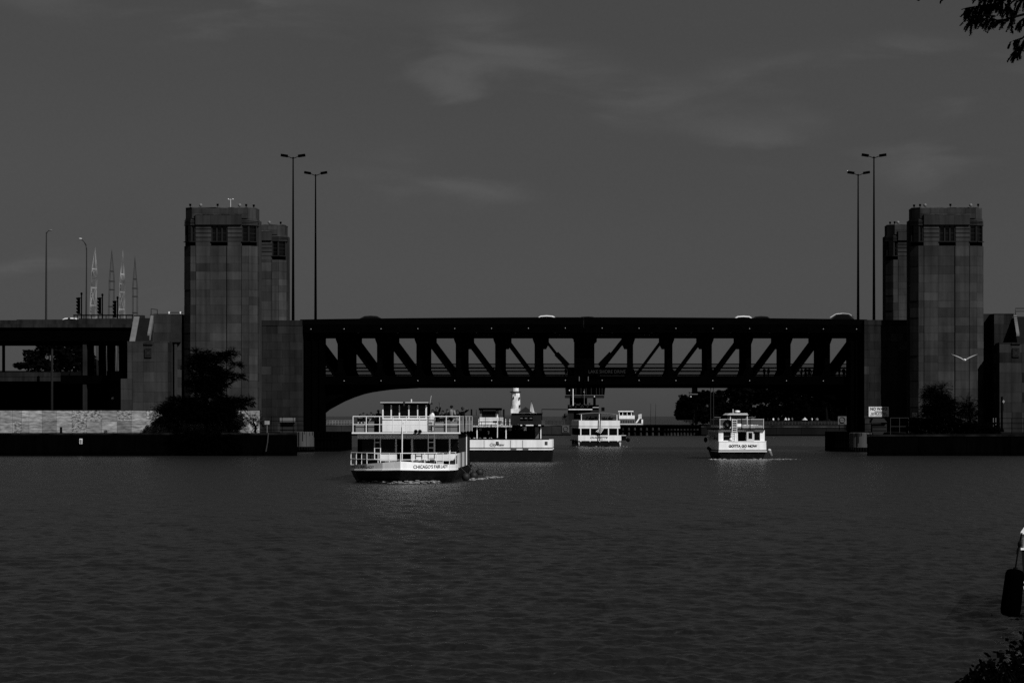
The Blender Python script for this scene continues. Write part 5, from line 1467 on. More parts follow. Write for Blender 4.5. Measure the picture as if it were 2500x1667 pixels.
def broad_tree(label, px, pyb, Y, blobs, n, size, m=None, group=None, zb=None):
    base = at(px, pyb, Y)
    if zb is not None: base.z = zb
    r = thing('broadleaf_tree', label, 'tree', base, group)
    tr = MB(); top = max(blobs, key=lambda q: q[0][2])[0]
    tr.tube([base, base.lerp(Vector(top), .5), Vector(top)], [.38, .25, .06], 8)
    for c, rd in blobs: tr.tube([base.lerp(Vector(top), .4), base.lerp(Vector(c), .8), Vector(c)], [.16, .1, .03], 6)
    tr.build('trunk', BARK, r)
    b = MB(); W = sum((rd[0] * rd[2]) for _, rd in blobs)
    for c, rd in blobs:
        k = int(n * rd[0] * rd[2] / W)
        leaf_cards(b, c, rd, k, size)
        for _ in range(6):
            u = rdir(); leaf_cards(b, Vector(c) + Vector((u.x * rd[0], u.y * rd[1], u.z * rd[2])) * .85, (rd[0] * .35, rd[1] * .35, rd[2] * .35), max(6, k // 16), size)
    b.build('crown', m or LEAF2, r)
    return r
Yt = 415
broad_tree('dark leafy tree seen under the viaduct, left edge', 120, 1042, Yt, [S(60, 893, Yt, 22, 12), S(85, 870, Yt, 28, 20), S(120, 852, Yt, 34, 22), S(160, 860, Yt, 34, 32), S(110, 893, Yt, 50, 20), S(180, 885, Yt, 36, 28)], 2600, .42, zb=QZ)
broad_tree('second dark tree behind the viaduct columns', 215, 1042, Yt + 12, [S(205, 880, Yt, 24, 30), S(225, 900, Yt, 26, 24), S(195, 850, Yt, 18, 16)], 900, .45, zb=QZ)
b = MB(); r = thing('undergrowth', 'dark low growth on the bank beneath the viaduct', 'shrub', at(100, 1001, 372))
for px in range(-60, 330, 22): leaf_cards(b, at(px, 975 + random.uniform(-8, 8), 371 + random.random() * 3), (1.6, 1, 2.0), 90, .3)
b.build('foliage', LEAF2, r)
tag(MB().box(wx(-300, 480), wx(345, 480), 480, 492, QZ, wz(905, 480)).build('terrace_building', mat('dark far building', .003, .9, .05, .4, .4)), 'low dark building far behind the viaduct', 'building')
# park trees beyond the bridge on the right
Yt = 650
parks = [(1690, [(1690, 985, 34, 26), (1672, 1010, 26, 22), (1700, 1015, 36, 24), (1665, 990, 14, 16), (1710, 968, 26, 16)]), (1740, [(1740, 972, 34, 22), (1765, 1000, 34, 30), (1735, 1010, 38, 26)]), (1800, [(1818, 962, 44, 26), (1800, 1005, 42, 28)]),
         (1870, [(1868, 962, 46, 34), (1880, 1008, 44, 26)]), (1945, [(1940, 962, 46, 36), (1950, 1008, 44, 26)]), (2020, [(2015, 965, 46, 38), (2020, 1008, 44, 26)]), (2075, [(2075, 970, 40, 36), (2075, 1005, 40, 28)])]
for (px, bl), lab in zip(parks, ('park tree at the left end of the wood beyond bridge', 'thin crowned park tree second from left beyond bridge', 'park tree third from left beyond the bridge', 'park tree above the cabin cruiser to the right', 'park tree fifth from left beyond bridge', 'park tree behind the right haunch of the bridge', 'park tree behind the right bridge pier')):
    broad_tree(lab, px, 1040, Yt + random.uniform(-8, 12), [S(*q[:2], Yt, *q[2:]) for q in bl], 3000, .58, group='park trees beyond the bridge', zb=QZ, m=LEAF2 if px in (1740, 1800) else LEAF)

# ---------------------------------------------------------------- harbour wall, lighthouse, control house beyond the bridge
WALLC = mat('harbour wall concrete', .020, .95, .05, .45, .25, stretch=(1, 1, 1.5))
def harbour_wall(label, px0, px1, Y, pt0, pb=1066, m=None):
    r = thing('harbour_wall', label, 'sea wall', (wx((px0 + px1) / 2, Y), Y + 2, -1.5))
    n = max(2, int((px1 - px0) / 60))
    for k in range(n):
        a, c = px0 + (px1 - px0) * k / n, px0 + (px1 - px0) * (k + 1) / n
        MB().box(wx(a, Y) + .03, wx(c, Y) - .03, Y, Y + 4, -1.5, wz(pt0, Y) - .18).build('wall_section', m or WALLC, r)
    MB().box(wx(px0, Y), wx(px1, Y), Y - .12, Y + 4.1, wz(pt0, Y) - .17, wz(pt0, Y)).build('coping', mat('pale wall coping', .05, .9, .05, .8, .3, contrast=2), r)
    MB().box(wx(px0, Y), wx(px1, Y), Y - .2, Y + .2, -.5, .25).build('tide_mark', BLACK, r)
    return r
hw = harbour_wall('far grey harbour wall left of the nearest boat', 770, 1152, 600, 1037)
harbour_wall('grey harbour wall between the open boat and mid channel boat', 1152, 1412, 600, 1037.5)
def far_rail(label, px0, px1, Y, pt0, pb, m, step=10):
    r = thing('harbour_railing', label, 'railing', (wx((px0 + px1) / 2, Y), Y, wz(pb, Y)))
    b = MB()
    for k in range(3):
        z = wz(pb + (pt0 - pb) * (k + 1) / 3, Y); b.box(wx(px0, Y), wx(px1, Y), Y, Y + .06, z - .06, z + .04)
    b.build('rail', m, r)
    x = px0
    while x <= px1:
        MB().box(wx(x, Y) - .05, wx(x, Y) + .05, Y - .02, Y + .08, wz(pb, Y), wz(pt0, Y)).build('rail_post', m, r); x += step
RAILL = mat('pale far rail', .16, .8, .1, .5, .6)
far_rail('pale railing on the harbour wall left of the nearest boat', 798, 865, 601, 1026, 1036.5, RAILL, 7)
far_rail('thin dark railing on the harbour wall beside the small building', 1322, 1395, 601, 1027, 1037, DARK, 9)
far_rail('thin rail along the pile wall, right of the ferry', 1575, 1690, 592, 1026, 1036, mat('dim far rail', .03), 7)
far_rail('railing along the park wall with people behind', 1862, 2060, 586.5, 1029, 1040, mat('dim far rail', .03), 8)
MB_ = MB().pb(1690, 1035, 1730, 1040, 590, 1)
harbour_wall('dark harbour wall under the park trees', 1712, 2140, 585, 1040.5, 1066, mat('dark park wall', .006, .95, .05, .5, .3, stretch=(1, 1, .4)))
r = thing('pile_wall', 'dark wall of piles behind the mid channel boat and ferry', 'pile wall', (wx(1600, 590), 592, -1.5))
MB().box(wx(1500, 590), wx(1714, 590), 590.6, 594, -1.5, wz(1036.5, 590)).build('wall_core', BLACK, r)
x = 1506
k = 0
while x < 1710:
    MB().lathe(wx(x, 590), 590.3, [(.28, -1.5), (.26, wz(1043 if x < 1620 else 1047, 590))], 8).build('timber_pile', mat('wet timber pile', .02, .9, .05, .9, .4, contrast=2), r)
    x += 14.6 if x < 1620 else 8; k += 1
for z0, z1 in ((1050, 1053), (1036.5, 1041)): MB().pb(1500, z0, 1714, z1, 589.85, .5).build('wale', BLACK, r)
# white channel notices on the walls
def square_sign(label, px0, py0, px1, py1, Y, ring=True, m=None, txt='NO WAKE', posts=None):
    r = thing('square_sign', label, 'sign', at((px0 + px1) / 2, py1, Y))
    MB().pb(px0, py0, px1, py1, Y, .08).build('sign_board', m or SIGNG, r)
    s_ = (px1 - px0)
    c = at((px0 + px1) / 2, (py0 + py1) / 2 - s_ * .05, Y - .03)
    rr = s_ * .33 * Y / F
    if ring: MB().tube([c + Vector((math.cos(2 * math.pi * k / 24) * rr, 0, math.sin(2 * math.pi * k / 24) * rr)) for k in range(25)], rr * .12, 5).build('sign_ring', INK, r)
    lettering(txt, c + Vector((0, -.02, 0)), rr * 1.3, rr * .35, INK, r)
    b = MB(); b.pb(px0 + s_ * .12, py1 - s_ * .16, px1 - s_ * .12, py1 - s_ * .08, Y - .02, .02); b.build('sign_line', INK, r)
    if posts:
        for px in posts: MB().tube([at(px, py1 + 14, Y + .12), at(px, py0, Y + .12)], .05).build('sign_post', BLACK, r)
    return r
square_sign('grey square notice with a ring, on the middle harbour wall', 1372.5, 1039, 1389.5, 1056, 599.8)
square_sign('grey square notice with a ring beside the right bridge pier', 2046, 1016, 2066.5, 1036, 326, posts=(2049, 2063), m=mat('lit grey sign', .085, .7, .2, .2, 2.0))  # sunlit look of this board is put into its lighter tone
square_sign('dim square notice on the hedge side of the right wall', 2227, 1007, 2239, 1019, 329.2, m=mat('dimmed grey sign', .012, .8, .1))  # dim light on this board is put into its darker tone

# lighthouse
Yl = 1500.0
r = thing('lighthouse', 'white round lighthouse seen under the bridge', 'lighthouse', at(1258, 1030, Yl))
zl = lambda py: wz(py, Yl); xl = wx(1258.5, Yl); u = Yl / F
MB().lathe(xl, Yl, [(12.2 * u, zl(1015)), (11.6 * u, zl(985)), (10.6 * u, zl(962)), (10.4 * u, zl(957.5))], 20).build('tower_shaft', LIME, r, smooth=True)
MB().lathe(xl, Yl, [(11 * u, zl(958)), (13.8 * u, zl(957)), (13.8 * u, zl(955.5)), (9 * u, zl(955.5))], 20).build('gallery', DARK, r)
MB().lathe(xl, Yl, [(8.2 * u, zl(955.5)), (8 * u, zl(948)), (7.6 * u, zl(946)), (.5 * u, zl(936))], 16).build('lantern_room', LIME, r)
for px, py in ((1258, 963), (1257.5, 982), (1268, 972), (1254, 971), (1269, 991)): MB().pb(px - .9, py - 3, px + .9, py + 3, Yl - 11.2 * u, .8 * u + 1.2).build('window', BLACK, r)
MB().box(xl - 18 * u, xl + 46 * u, Yl - 6, Yl + 10, -1, zl(1030)).build('base_platform', DARK, r)
MB().pb(1247, 998, 1266, 1012, Yl - 14 * u, 6).build('keeper_house', LIME, r)
MB().pp([(1264, 1007), (1283, 993), (1302, 1007)], Yl - 12 * u, 8).build('fog_house_roof', DARK, r)
MB().pb(1266, 1006, 1300, 1012, Yl - 11 * u, 7).build('fog_house', LIME, r)
# sailing boat
Ys = 1420.0
r = thing('sailing_boat', 'small sailing boat with pale sails right of the lighthouse', 'boat', at(1301, 1015, Ys))
MB().prism([(wx(p[0], Ys), wz(p[1], Ys)) for p in ((1292, 1008), (1310, 1008), (1307, 1014), (1295, 1014))], Ys, Ys + 3).build('hull', WHITE, r)
for pts in ([(1294, 1004), (1297.3, 980), (1298.4, 1006)], [(1299, 984), (1299.4, 1007), (1305, 1007)]):
    MB().pp(pts, Ys + 1, .15).build('sail', OFFW, r)
MB().tube([at(1298.2, 1010, Ys + 1.3), at(1297.8, 978, Ys + 1.3)], .2, 5).build('mast', DARK, r)
# small dark harbour building with three lit notices
Yb = 606.0
r = thing('harbour_building', 'low dark flat roofed building behind the open tour boat', 'building', (wx(1285, Yb), Yb + 4, 2.0))
DB = mat('dark building wall', .0135, .9, .05, .2, .3)
MB().pb(1248, 1010, 1321, 1037, Yb, 8).build('wall', DB, r)
MB().pb(1246, 1008.3, 1323, 1010.2, Yb - .3, 8.6).build('roof', BLACK, r)
MB().pb(1270, 1016.5, 1301, 1026, Yb - .06, .06).build('display_window', BLACK, r)
for px in (1273, 1284, 1296): MB().pb(px - 2.6, 1019.5, px + 3, 1022, Yb - .1, .03).build('notice', MIDG, r)
MB().tube([at(1323, 1037, Yb), at(1323, 999, Yb), at(1384, 999.4, Yb)], .1, 4).build('cable_frame', BLACK, r)
MB().pb(1322, 1026, 1332, 1037, 603, .2).build('notice_board', SIGNG, r)
# lock control house on its neck
Yc = 625.0
r = thing('control_house', 'dark lock control house on a narrow neck, under mid bridge', 'building', (wx(1426, Yc), Yc + 4, 2.0))
MB().pp([(1379, 940), (1478, 940), (1475.5, 965), (1381, 965)], Yc, 8).build('glazed_cabin', BLACK, r)
for px in (1381, 1394, 1406, 1418.5, 1431, 1443.5, 1456, 1463.5, 1470): MB().pb(px - .5, 941, px + .5, 964, Yc - .12, .12).build('glazing_bar', mat('dim bar', .02), r)
MB().pb(1379, 964, 1475.5, 965, Yc - .4, 8.6).build('gallery_edge', MIDG, r)
MB().pb(1379, 965, 1475, 971, Yc - .3, 8.4).build('gallery', mat('dark gallery', .008), r)
MB().pb(1391, 971, 1433, 996, Yc + 1, 5).build('neck', BLACK, r)
MB().pb(1448, 971, 1454.5, 996, Yc + 1, 2).build('neck_post', BLACK, r)
MB().pb(1386, 988, 1445, 1000, Yc - .6, 8).build('machinery_deck', BLACK, r)
MB().pb(1440, 988.5, 1462, 1003, Yc + .5, 5).build('machinery_deck', BLACK, r)
MB().pb(1388, 998.2, 1446, 1000.2, Yc - .7, .2).build('deck_edge', WHITE, r)
MB().pb(1447, 993.5, 1462, 995, Yc + .4, .1).build('deck_edge', OFFW, r)
MB().pb(1386, 1000, 1462, 1040, Yc, 8).build('ground_storey', DB, r)
for px in (1401, 1410.5): MB().pb(px, 1007, px + 9, 1022, Yc - .05, .05).build('window', BLACK, r)
MB().tube([at(1399, 990, Yc - 1), at(1399, 949, Yc - 1)], .14, 5).build('white_mast', CHROME, r)
MB().tube([at(1426.5, 988, Yc - 1), at(1426.5, 950, Yc - 1)], .07, 5).build('thin_mast', MIDG, r)
for px, py in ((1390, 953), (1451, 968), (1426, 957)): MB().ball(at(px, py, Yc - .6), .16, 8, 4).build('lamp', CHROME, r)
for k in range(20): MB().ball(at(1390 + k * 2.6, 984 + random.random() * 10, Yc - .5), .25, 6, 4).build('rooftop_gear', DARK, r)
tag(MB().pb(1372, 1015, 1384, 1025, 612, 2).ball(at(1381, 1013, 612), .5).pb(1380, 1013, 1388, 1037, 613, 1).build('dock_winch', DARK), 'dark dock winch left of the control house', 'winch')
for px, lab in ((1588, 'left of two thin poles right of the ferry'), (1600, 'right of two thin poles right of the ferry')):
    tag(MB().tube([at(px, 1037, 640), at(px + 1, 985, 640)], [.09, .03], 4).build('thin_pole', DARK), lab, 'pole')
# dark navigation tower over the park trees
Yn = 630.0
r = thing('platform_tower', 'dark platform tower rising over the park trees', 'tower', (wx(1696, Yn), Yn, QZ))
MB().pb(1689.5, 935, 1703, 961, Yn, 1.4).build('shaft', BLACK, r)
MB().pb(1683.5, 961, 1703.5, 963, Yn - .5, 2.4).build('platform', MIDG, r)
MB().pb(1697, 963, 1702, 1036, Yn + .2, .8).build('leg', BLACK, r)
for k in range(3): MB().pb(1683.5, 954 + k * 2.4, 1689, 954.6 + k * 2.4, Yn - .4, .06).build('rail', MIDG, r)
MB().ball(at(1686.5, 968, Yn), .22, 8, 5).build('lamp', CHROME, r)
for px, lab in ((1735, 'left of two thin masts above the park trees'), (1742, 'right of two thin masts above the park trees')):
    tag(MB().tube([at(px, 1040, 640), at(px, 945, 640)], .1, 5).build('flag_mast', DARK), lab, 'pole')
# far walkers and white odds and ends along the park wall
for k, px in enumerate((1888, 1900, 1925, 1934, 1982, 1995)):
    person(('leftmost', 'second', 'third', 'fourth', 'fifth', 'rightmost')[k] + ' of the tiny walkers behind the park railing', (wx(px, 589), 589, QZ + .1), random.uniform(-2, 2), 'down', shirt=CLOTHW if k % 2 == 0 else CLOTHL, step=.12, group='walkers behind the park railing', fingers=False)
for px, w_, lab in ((1918, 4, 'white parasol canopy left of two under park trees'), (1965, 7, 'wide white parasol canopy under the park trees')):
    r = thing('parasol', lab, 'parasol', (wx(px, 600), 600, QZ))
    MB().tube([(wx(px, 600), 600, QZ), at(px, 1020, 600)], .05, 5).build('pole', DARK, r)
    MB().loft([[(wx(px, 600) + rr * math.cos(6.283 * k / 8), 600 + rr * math.sin(6.283 * k / 8), z) for k in range(8)] for rr, z in ((w_ * .1, wz(1025, 600)), (.05, wz(1019, 600)))]).build('canopy', OFFW, r)

# ---------------------------------------------------------------- people on the walkway of the lower deck
Yw = 359.4; ZW = 10.0
def bx(px): return (wx(px, Yw), Yw, ZW)
# cyclist near mid bridge
cy = thing('bicycle', 'bicycle ridden across mid bridge on the lower deck', 'bicycle', bx(1383))
x = wx(1383, Yw)
for dx, nm in ((-.52, 'wheel'), (.52, 'wheel')):
    MB().tube([(x + dx + .33 * math.cos(6.283 * k / 16), Yw, ZW + .35 + .33 * math.sin(6.283 * k / 16)) for k in range(17)], .025, 5).build(nm, RUBBER, cy)
MB().tube([(x - .52, Yw, ZW + .35), (x - .12, Yw, ZW + .8), (x + .35, Yw, ZW + .85), (x + .52, Yw, ZW + .35)], .025, 5).tube([(x - .12, Yw, ZW + .9), (x, Yw, ZW + .3), (x + .35, Yw, ZW + .85)], .025, 5).build('frame', DARK, cy)
MB().tube([(x + .35, Yw - .25, ZW + 1.05), (x + .35, Yw + .25, ZW + 1.05)], .02, 5).tube([(x + .35, Yw, ZW + .85), (x + .35, Yw, ZW + 1.05)], .02, 5).build('handlebar', DARK, cy)
MB().box(x - .25, x, Yw - .07, Yw + .07, ZW + .9, ZW + .96).build('saddle', RUBBER, cy)
person('cyclist in dark clothes riding at mid bridge', (x - .1, Yw, ZW + .42), 1.57, 'bar', True, CLOTHD, CLOTHD, 1.0)
person('walker with white bag just right of the cyclist', bx(1417), -1.4, 'down', False, CLOTHL, CLOTHD, 1.0, .2)
for px, sh, lab, rz, arm in ((1866, CLOTHD, 'dark walker at the left of the right hand group', 1.2, 'bar'), (1876, CLOTHW, 'walker in white, first group on the right', -1.3, 'down'), (1957, CLOTHW, 'walker in white at the left of the middle group', -1.2, 'down'), (1967, CLOTHL, 'walker in grey beside the walker in white', .4, 'bar'),
                        (1976, CLOTHD, 'dark walker with head above the rail', .2, 'down'), (1989, CLOTHD, 'taller dark walker right of the middle group', .8, 'down'), (2038, CLOTHD, 'dark walker leaning at the right end of bridge', 1.4, 'bar'), (2049, CLOTHD, 'second dark walker at the right end of bridge', -1.2, 'bar'), (2060, CLOTHD, 'rightmost dark walker on the bridge', .5, 'down')):
    person(lab, bx(px), rz, arm, False, sh, CLOTHW if px in (1876,) else CLOTHD, 1.08 if px in (1989, 2049) else 1.0, .15)

# ---------------------------------------------------------------- small things on the left quay
def steel_rail(label, px0, px1, Y, p0, p1, step, m=BLACK, mids=2):
    r = thing('quay_railing', label, 'railing', at((px0 + px1) / 2, p1, Y))
    b = MB()
    for k in range(mids + 1):
        py = p0 + (p1 - p0) * k / (mids + 1); b.tube([at(px0, py, Y), at(px1, py, Y)], .035, 5)
    b.build('rail', m, r)
    x = px0
    while x <= px1 + .1:
        MB().tube([at(x, p1, Y), at(x, p0, Y)], .04, 5).build('rail_post', m, r); x += step
steel_rail('dark railing at the foot of the left abutment wall', 635, 744, 315, 1017, 1060, 27, mids=3)
steel_rail('dark railing low on the right stair block', 2440, 2560, 300, 1021, 1058, 30, mids=2)
k_ = thing('kiosk', 'small dark kiosk with pale sloping roof, left quay', 'kiosk', at(702, 1060, 318))
MB().pb(684, 1030, 720, 1061, 318, 2).build('body', mat('kiosk wall', .016, .9, .1, .3, .6), k_)
MB().add([at(683, 1028.5, 317.5), at(721, 1028.5, 317.5), at(721, 1019.5, 318.6), at(683, 1019.5, 318.6), at(683, 1030, 317.5), at(721, 1030, 317.5), at(721, 1030, 320), at(683, 1030, 320)],
         [(0, 1, 2, 3), (4, 5, 1, 0), (5, 6, 2, 1), (6, 7, 3, 2), (7, 4, 0, 3), (7, 6, 5, 4)]).build('roof', mat('kiosk roof', .075, .7, .2, .15, 1.0), k_)
for py in (1038, 1049): MB().pb(684, py, 720, py + .8, 317.95, .05).build('shutter_line', BLACK, k_)
k_ = thing('kiosk', 'small dark kiosk below the no wake sign, right quay', 'kiosk', at(2147, 1060, 326))
MB().pb(2130, 1035, 2165, 1062, 326, 2).build('body', mat('kiosk wall', .016), k_)
MB().pp([(2127, 1031), (2132, 1021), (2158, 1021), (2166, 1031)], 325.6, 2.6).build('roof', mat('kiosk roof dark', .02, .8, .1), k_)
for py in (1042, 1050): MB().pb(2131, py, 2164, py + 1, 325.95, .05).build('shutter_line', BLACK, k_)
steel_rail('broken steel frame rail right of the kiosk on the right quay', 2174, 2218, 318, 1020, 1062, 22, mat('dull steel', .02, .7, .2), 1)
steel_rail('short railing between right pier and kiosk', 2111, 2128, 325, 1021, 1062, 16)
sg = thing('notice_sign', 'small pale notice on a post left of the kiosk', 'sign', at(652, 1060, 313))
MB().pb(646, 1027, 658, 1036, 313, .06).build('sign_board', mat('pale notice', .2, .7, .2, .5, 3), sg)
MB().tube([at(652, 1060, 313.1), at(652, 1030, 313.1)], .05).build('sign_post', MIDG, sg)
tag(MB().tube([at(655, 1056, 291.6), at(653, 1080, 291.4), at(649, 1102, 291.4)], .07, 6).build('mooring_rope', mat('pale rope', .03, .9, .05)), 'pale rope hanging down the river wall below the kiosk', 'rope')
tag(MB().pp([(194, 1070.5), (201, 1070.5), (200.6, 1083.5), (193.7, 1083)], 291.7, .08).build('wall_sign', SIGNW), 'small white sign on the black river wall', 'sign')
MB_o = MB()
for k in range(4): MB_o.pb(195, 1073 + k * 2.4, 199.5, 1074.2 + k * 2.4, 291.66, .02)
o = bpy.data.objects['wall_sign']; ORG[o.name] = tuple(o.location)
MB_o.build('lettering', MIDG, o)
bo = thing('bollard', 'black mooring bollard in front of the pale panels', 'bollard', at(149, 1057, 293.5))
MB().lathe(at(149, 0, 293.5).x, 293.5, [(.17, wz(1057, 293.5)), (.14, wz(1052, 293.5)), (.15, wz(1044, 293.5)), (.17, wz(1042.5, 293.5)), (.1, wz(1041.8, 293.5))], 12).build('post', RUBBER, bo)
for px, h_, lab in ((258, 5, 'weed tuft growing on the left quay edge'), (352, 5, 'weed tuft at the skirt of the large tree')):
    b = MB()
    for k in range(40): frond(b, at(px + random.uniform(-4, 4), 1056, 293), (random.uniform(-1, 1), random.uniform(-.4, .4), 1.2), .35, .1, 5, .03, .08)
    tag(b.build('weed_tuft', LEAF), lab, 'weed')
# the no wake notice on the right wall
sg = thing('notice_sign', 'white NO WAKE notice, half in shade, on the right abutment wall', 'sign', at(2145, 1017, 334.84))
MB().pb(2121, 992.7, 2170, 1016.8, 334.84, .08).build('sign_board', SIGNW, sg)
for t_, py, w_, h_ in (('NO WAKE', 997.8, 41, 7.2), ('CHICAGO', 1004.6, 21, 3.0), ('RIVER SYSTEM', 1009.2, 36, 3.6), ('CITY ORDINANCE', 1013.8, 42, 2.2)):
    lettering(t_, at(2145.5, py, 334.82), w_ * 334.5 / F, h_ * 334.5 / F, INK, sg, bold=.03)
# lamp post with diamond sign by the right stair block
lp = thing('quay_lamp_post', 'dark lamp post with pale diamond sign by right stair block', 'lamp post', at(2446, 1054, 305))
MB().tube([at(2446, 1054, 305), at(2446, 1048, 305), at(2446, 1046, 305), at(2446, 975, 305), at(2446, 968, 305)], [.28, .24, .13, .11, .13], 10).build('post', BLACK, lp)
MB().pp([(2450, 979.5), (2453.5, 975), (2457, 979.5), (2453.5, 984)] if False else [(2447.2, 980), (2450.2, 975.6), (2453.4, 980), (2450.2, 984.4)], 304.7, .05).build('diamond_sign', SIGNG if False else mat('pale diamond', .2, .7, .2), lp)
MB().pb(2450, 986, 2456, 1003, 304.8, .3).build('cabinet', mat('kiosk wall', .016), lp)
for px in (2425, 2431): tag(MB().tube([at(px, 1060, 296.5), at(px, 1020, 296.5)], .05, 6).build('conduit', MIDG), 'left of two thin upright conduits by the right wall' if px == 2425 else 'right of two thin upright conduits by the right wall', 'pipe')
wb = thing('marker_post', 'small white topped marker in the right hedge', 'marker', at(2318, 1035, 295))
MB().pb(2314, 1000.5, 2322, 1012, 295, .2).build('marker_head', SIGNW, wb)
MB().pb(2316, 1004.5, 2320.5, 1012, 294.96, .03).build('marker_slot', BLACK, wb)
MB().tube([at(2318, 1040, 295.1), at(2318, 1010, 295.1)], .06).build('post', BLACK, wb)
# roof fittings beside the left tower
rf = thing('roof_vent', 'low pale rooftop fitting left of the left tower', 'roof vent', at(425, 767, 326))
MB().pb(413, 762, 446, 764, 326, .5).build('cover', DARK, rf)
for px in (412.5, 440): MB().pb(px - 1.2, 760.5, px + 1.6, 766, 325.9, .4).build('bracket', CHROME, rf)
MB().pb(412, 765, 446, 766.5, 326, .5).build('base', MIDG, rf)

# ---------------------------------------------------------------- gulls
def gull(label, px, py, Y, span, lift, fly=True):
    c = at(px, py, Y)
    r = thing('gull', label, 'gull', c)
    if fly:
        body = MB(); body.loft([[(c.x + rr * math.cos(6.283 * k / 10), c.y + yy, c.z + dz + rr * .85 * math.sin(6.283 * k / 10)) for k in range(10)] for rr, yy, dz in ((.02, -.3, .0), (.07, -.24, .01), (.09, -.14, .0), (.13, .02, 0), (.11, .18, .0), (.06, .34, .0), (.03, .46, .0))])
        body.build('body', CLOTHW, r, smooth=True)
        MB().add([c + Vector((-.04, .3, 0)), c + Vector((.04, .3, 0)), c + Vector((.09, .52, 0)), c + Vector((-.09, .52, 0)), c + Vector((-.04, .3, .015)), c + Vector((.04, .3, .015)), c + Vector((.09, .52, .015)), c + Vector((-.09, .52, .015))],
                 [(0, 3, 2, 1), (4, 5, 6, 7), (0, 1, 5, 4), (1, 2, 6, 5), (2, 3, 7, 6), (3, 0, 4, 7)]).build('tail', CLOTHW, r)
        for s_ in (-1, 1):
            pts = [(.06, .0, .02, .13), (.25, -.04, .14, .15), (.42, -.05, .23, .13), (.65, .0, .33, .10), (span, .06, lift, .012)]
            vs = []
            for x_, y_, z_, ch in pts: 
                vs += [c + Vector((s_ * x_, y_ - ch, z_ - ch * .32)), c + Vector((s_ * x_, y_ + ch, z_ + ch * .28)), c + Vector((s_ * x_, y_ + ch * .1, z_ + ch * .22))]
            fs = []
            for k in range(4):
                o = k * 3
                for i in range(3): fs.append((o + i, o + 3 + i, o + 3 + (i + 1) % 3, o + (i + 1) % 3))
            MB().add(vs, fs + [(0, 1, 2), (14, 13, 12)]).build('wing', mat('gull wing', .3, .9, .1), r)
    else:
        MB().ball(c, .13, 10, 6, (1.6, 1, 1)).build('body', CLOTHW, r, smooth=True); MB().ball(c + Vector((-.17, 0, .15)), .07).build('head', CLOTHW, r, smooth=True)
        MB().tube([c + Vector((-.03, 0, -.1)), c + Vector((-.03, 0, -.26))], .012, 4).tube([c + Vector((.05, 0, -.1)), c + Vector((.05, 0, -.26))], .012, 4).build('leg', DARK, r)
    return r
gull('pale gull flying in front of the right tower', 2355, 879, 200, 1.05, .48)
gull('gull perched on the lamp head at the right end', 2072, 420.0, 360.6, 0, 0, False)

# ---------------------------------------------------------------- foreground: fender, moored boat, twigs
Yf = 55.0
mb = thing('moored_boat', 'corner of a dark moored boat with pale rail at right edge', 'boat', (wx(2560, Yf), Yf + 3, 0))
xb = wx(2494, Yf)
def bring(ins, z): return [(xb + ins, Yf + ins, z), (xb + 3.2, Yf + ins, z), (xb + 4.6, Yf + 9, z), (xb + 1.8 + ins, Yf + 9, z)]
MB().loft([bring(.30, -.2), bring(.05, 1.0), bring(0, wz(1346, Yf))]).build('hull', HULL, mb)
for p0_, p1_ in ((1342, 1337), (1303, 1297.5)):
    MB().loft([bring(-.02, wz(p0_, Yf)), bring(-.02, wz(p1_, Yf))]).build('rail', WHITE, mb)
MB().loft([bring(.04, wz(1337, Yf)), bring(.04, wz(1303, Yf))]).build('coaming', OFFW, mb)
for k in range(6): MB().box(xb + .08 + k * .3, xb + .11 + k * .3, Yf, Yf + .05, wz(1336, Yf), wz(1304, Yf)).build('coaming_slot', DARK, mb)
MB().loft([bring(.0, wz(1422.5, Yf)), bring(.0, wz(1419, Yf))]).build('strake', OFFW, mb)
MB().loft([bring(.06, wz(1438, Yf)), bring(.05, wz(1431, Yf))]).build('strake', OFFW, mb)
f = thing('tube_fender', 'large black fender hanging from the boat at right edge', 'fender', at(2465, 1505, Yf - 1))
Yq = Yf - 1
p0, p1 = at(2479, 1389, Yq), at(2465.5, 1504, Yq)
d = p1 - p0
prof = [(0, .03), (.0, .10), (.03, .175), (.09, .205), (.2, .212), (.85, .225), (.94, .21), (.985, .16), (1.0, .05)]
MB().tube([p0 + d * t for t, _ in prof], [w_ for _, w_ in prof], 20).build('fender_body', mat('black fender rubber', .0003, .9, 0.0), f, smooth=True)
MB().lathe(p0.x, p0.y, [(.05, p0.z - .02), (.045, p0.z + .04)], 8).build('eye', RUBBER, f)
MB().tube([p0 + Vector((0, 0, .02)), at(2484, 1355, Yq), at(2489, 1326, Yq), at(2495, 1300, Yq)], .017, 6).tube([at(2487, 1335, Yq), at(2484, 1340, Yq), at(2482.5, 1352, Yq)], .016, 5).ball(at(2489, 1328, Yq), .045, 8, 5, (1, 1, 1.6)).build('rope', RUBBER, f)

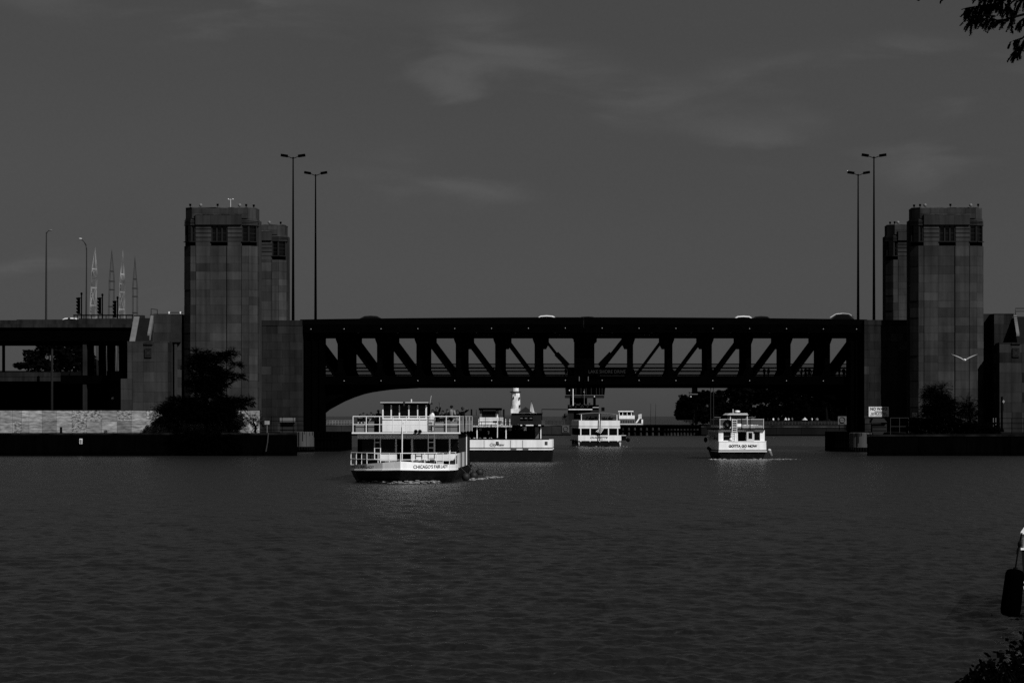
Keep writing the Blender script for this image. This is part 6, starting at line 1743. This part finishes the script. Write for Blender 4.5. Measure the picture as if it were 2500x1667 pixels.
# twigs of the near bush at the lower right corner
def leaf_blade(b, p, d, ln, wd, n):
    d = d.normalized(); t_ = d.cross(n)
    t_ = (t_.normalized() if t_.length > .05 else Vector((1, 0, 0))) * wd
    b.add([p, p + d * ln * .35 + t_, p + d * ln * .75 + t_ * .7, p + d * ln, p + d * ln * .75 - t_ * .7, p + d * ln * .35 - t_], [(0, 1, 2, 3, 4, 5)])
Yg = 29.0
bu = thing('near_bush', 'black leafy bush at the lower right corner', 'bush', (wx(2480, Yg), Yg, .9))
tw = MB(); lf = MB()
for k in range(80):
    tx = random.uniform(2340, 2620); edge = 1662 - max(0, (tx - 2335)) * .78
    ty = random.uniform(max(1545, edge), 1660); yy = Yg + random.uniform(-.5, .5)
    e_ = at(tx, ty, yy); b0 = Vector((wx(tx + random.uniform(20, 120), Yg), yy, .9))
    m_ = b0.lerp(e_, .55) + Vector((0, 0, .12))
    tw.tube([b0, m_, e_], [.014, .009, .003], 5)
    for q in range(24):
        t = .3 + .7 * q / 23; p = b0.lerp(m_, t * 2) if t < .5 else m_.lerp(e_, t * 2 - 1)
        dd = Vector((random.uniform(-1, 1), random.uniform(-.6, .6), random.uniform(-.5, .8)))
        leaf_blade(lf, p, dd, random.uniform(.05, .085), random.uniform(.014, .024), Vector((random.uniform(-.5, .5), -1, random.uniform(-.5, .5))))
tw.build('twig', BARK, bu); lf.build('foliage', LEAF, bu)
# overhanging honey locust in the upper right corner: its trunk stands outside the picture
Yo = 25.0
ov = thing('locust_tree', 'black twigs of an overhanging tree, upper right corner', 'tree', (6.3, Yo + .5, .9))
tr = MB(); tr.tube([(6.3, Yo + .5, .9), (6.2, Yo + .4, 4), (6.0, Yo + .2, 7), (5.7, Yo, 9.6), (5.4, Yo, 12)], [.2, .17, .14, .1, .05], 10)
lf = MB()
def twig(pts, r0, leaves=True, dens=1.0, ll=.155):
    P_ = [at(px, py, Yo + dy) for px, py, dy in pts]
    tr.tube(P_, [r0 * (1 - .8 * k / (len(P_) - 1)) for k in range(len(P_))], 5)
    if leaves:
        for a, c in zip(P_[:-1], P_[1:]):
            n = max(1, int((c - a).length / .022 * dens))
            for k in range(n):
                p = a.lerp(c, random.random())
                d_ = (c - a).normalized() * .4 + Vector((random.uniform(-1, .5), random.uniform(-.6, .6), random.uniform(-1.1, .25)))
                frond(lf, p, d_, ll * random.uniform(.5, 1.1), .12, 9, .010, .042)
twig([(2990, 40, .3), (2560, 20, 0), (2490, 38, 0), (2440, 52, 0), (2415, 66, 0)], .022, False)
twig([(2480, 42, 0), (2455, 48, .05), (2435, 50, .1), (2408, 42, .1), (2385, 30, .1), (2362, 28, .1)], .012, True, 1.5)
twig([(2480, 40, 0), (2468, 22, 0), (2455, 10, 0), (2430, -4, 0)], .01, True, 1.6)
twig([(2440, 8, 0), (2410, 12, .1), (2382, 16, .1), (2358, 20, .1)], .009, True, 2.2)
twig([(2430, 40, -.1), (2405, 38, -.1), (2380, 40, -.1), (2370, 52, -.1)], .009, True, 1.8)
twig([(2520, -6, 0), (2480, -6, 0), (2420, -10, 0), (2380, -14, 0)], .01, True, 1.6)
twig([(2520, 40, 0), (2500, 45, 0), (2488, 60, 0)], .008, True, 1.6, .12)
twig([(2560, 70, .1), (2510, 88, .1), (2485, 96, .1), (2464, 104, .1)], .008, True, 1.0, .12)
twig([(2560, 80, 0), (2500, 98, 0), (2488, 118, 0), (2474, 136, 0)], .009, True, 1.5, .12)
twig([(2300, -30, 0), (2255, -10, 0), (2248, -4, 0)], .004, True, .14, .07)
twig([(2340, -30, 0), (2305, -10, 0), (2300, -4, 0)], .004, True, .14, .06)
tr.build('branch', BARK, ov); lf.build('crown', LEAF, ov)
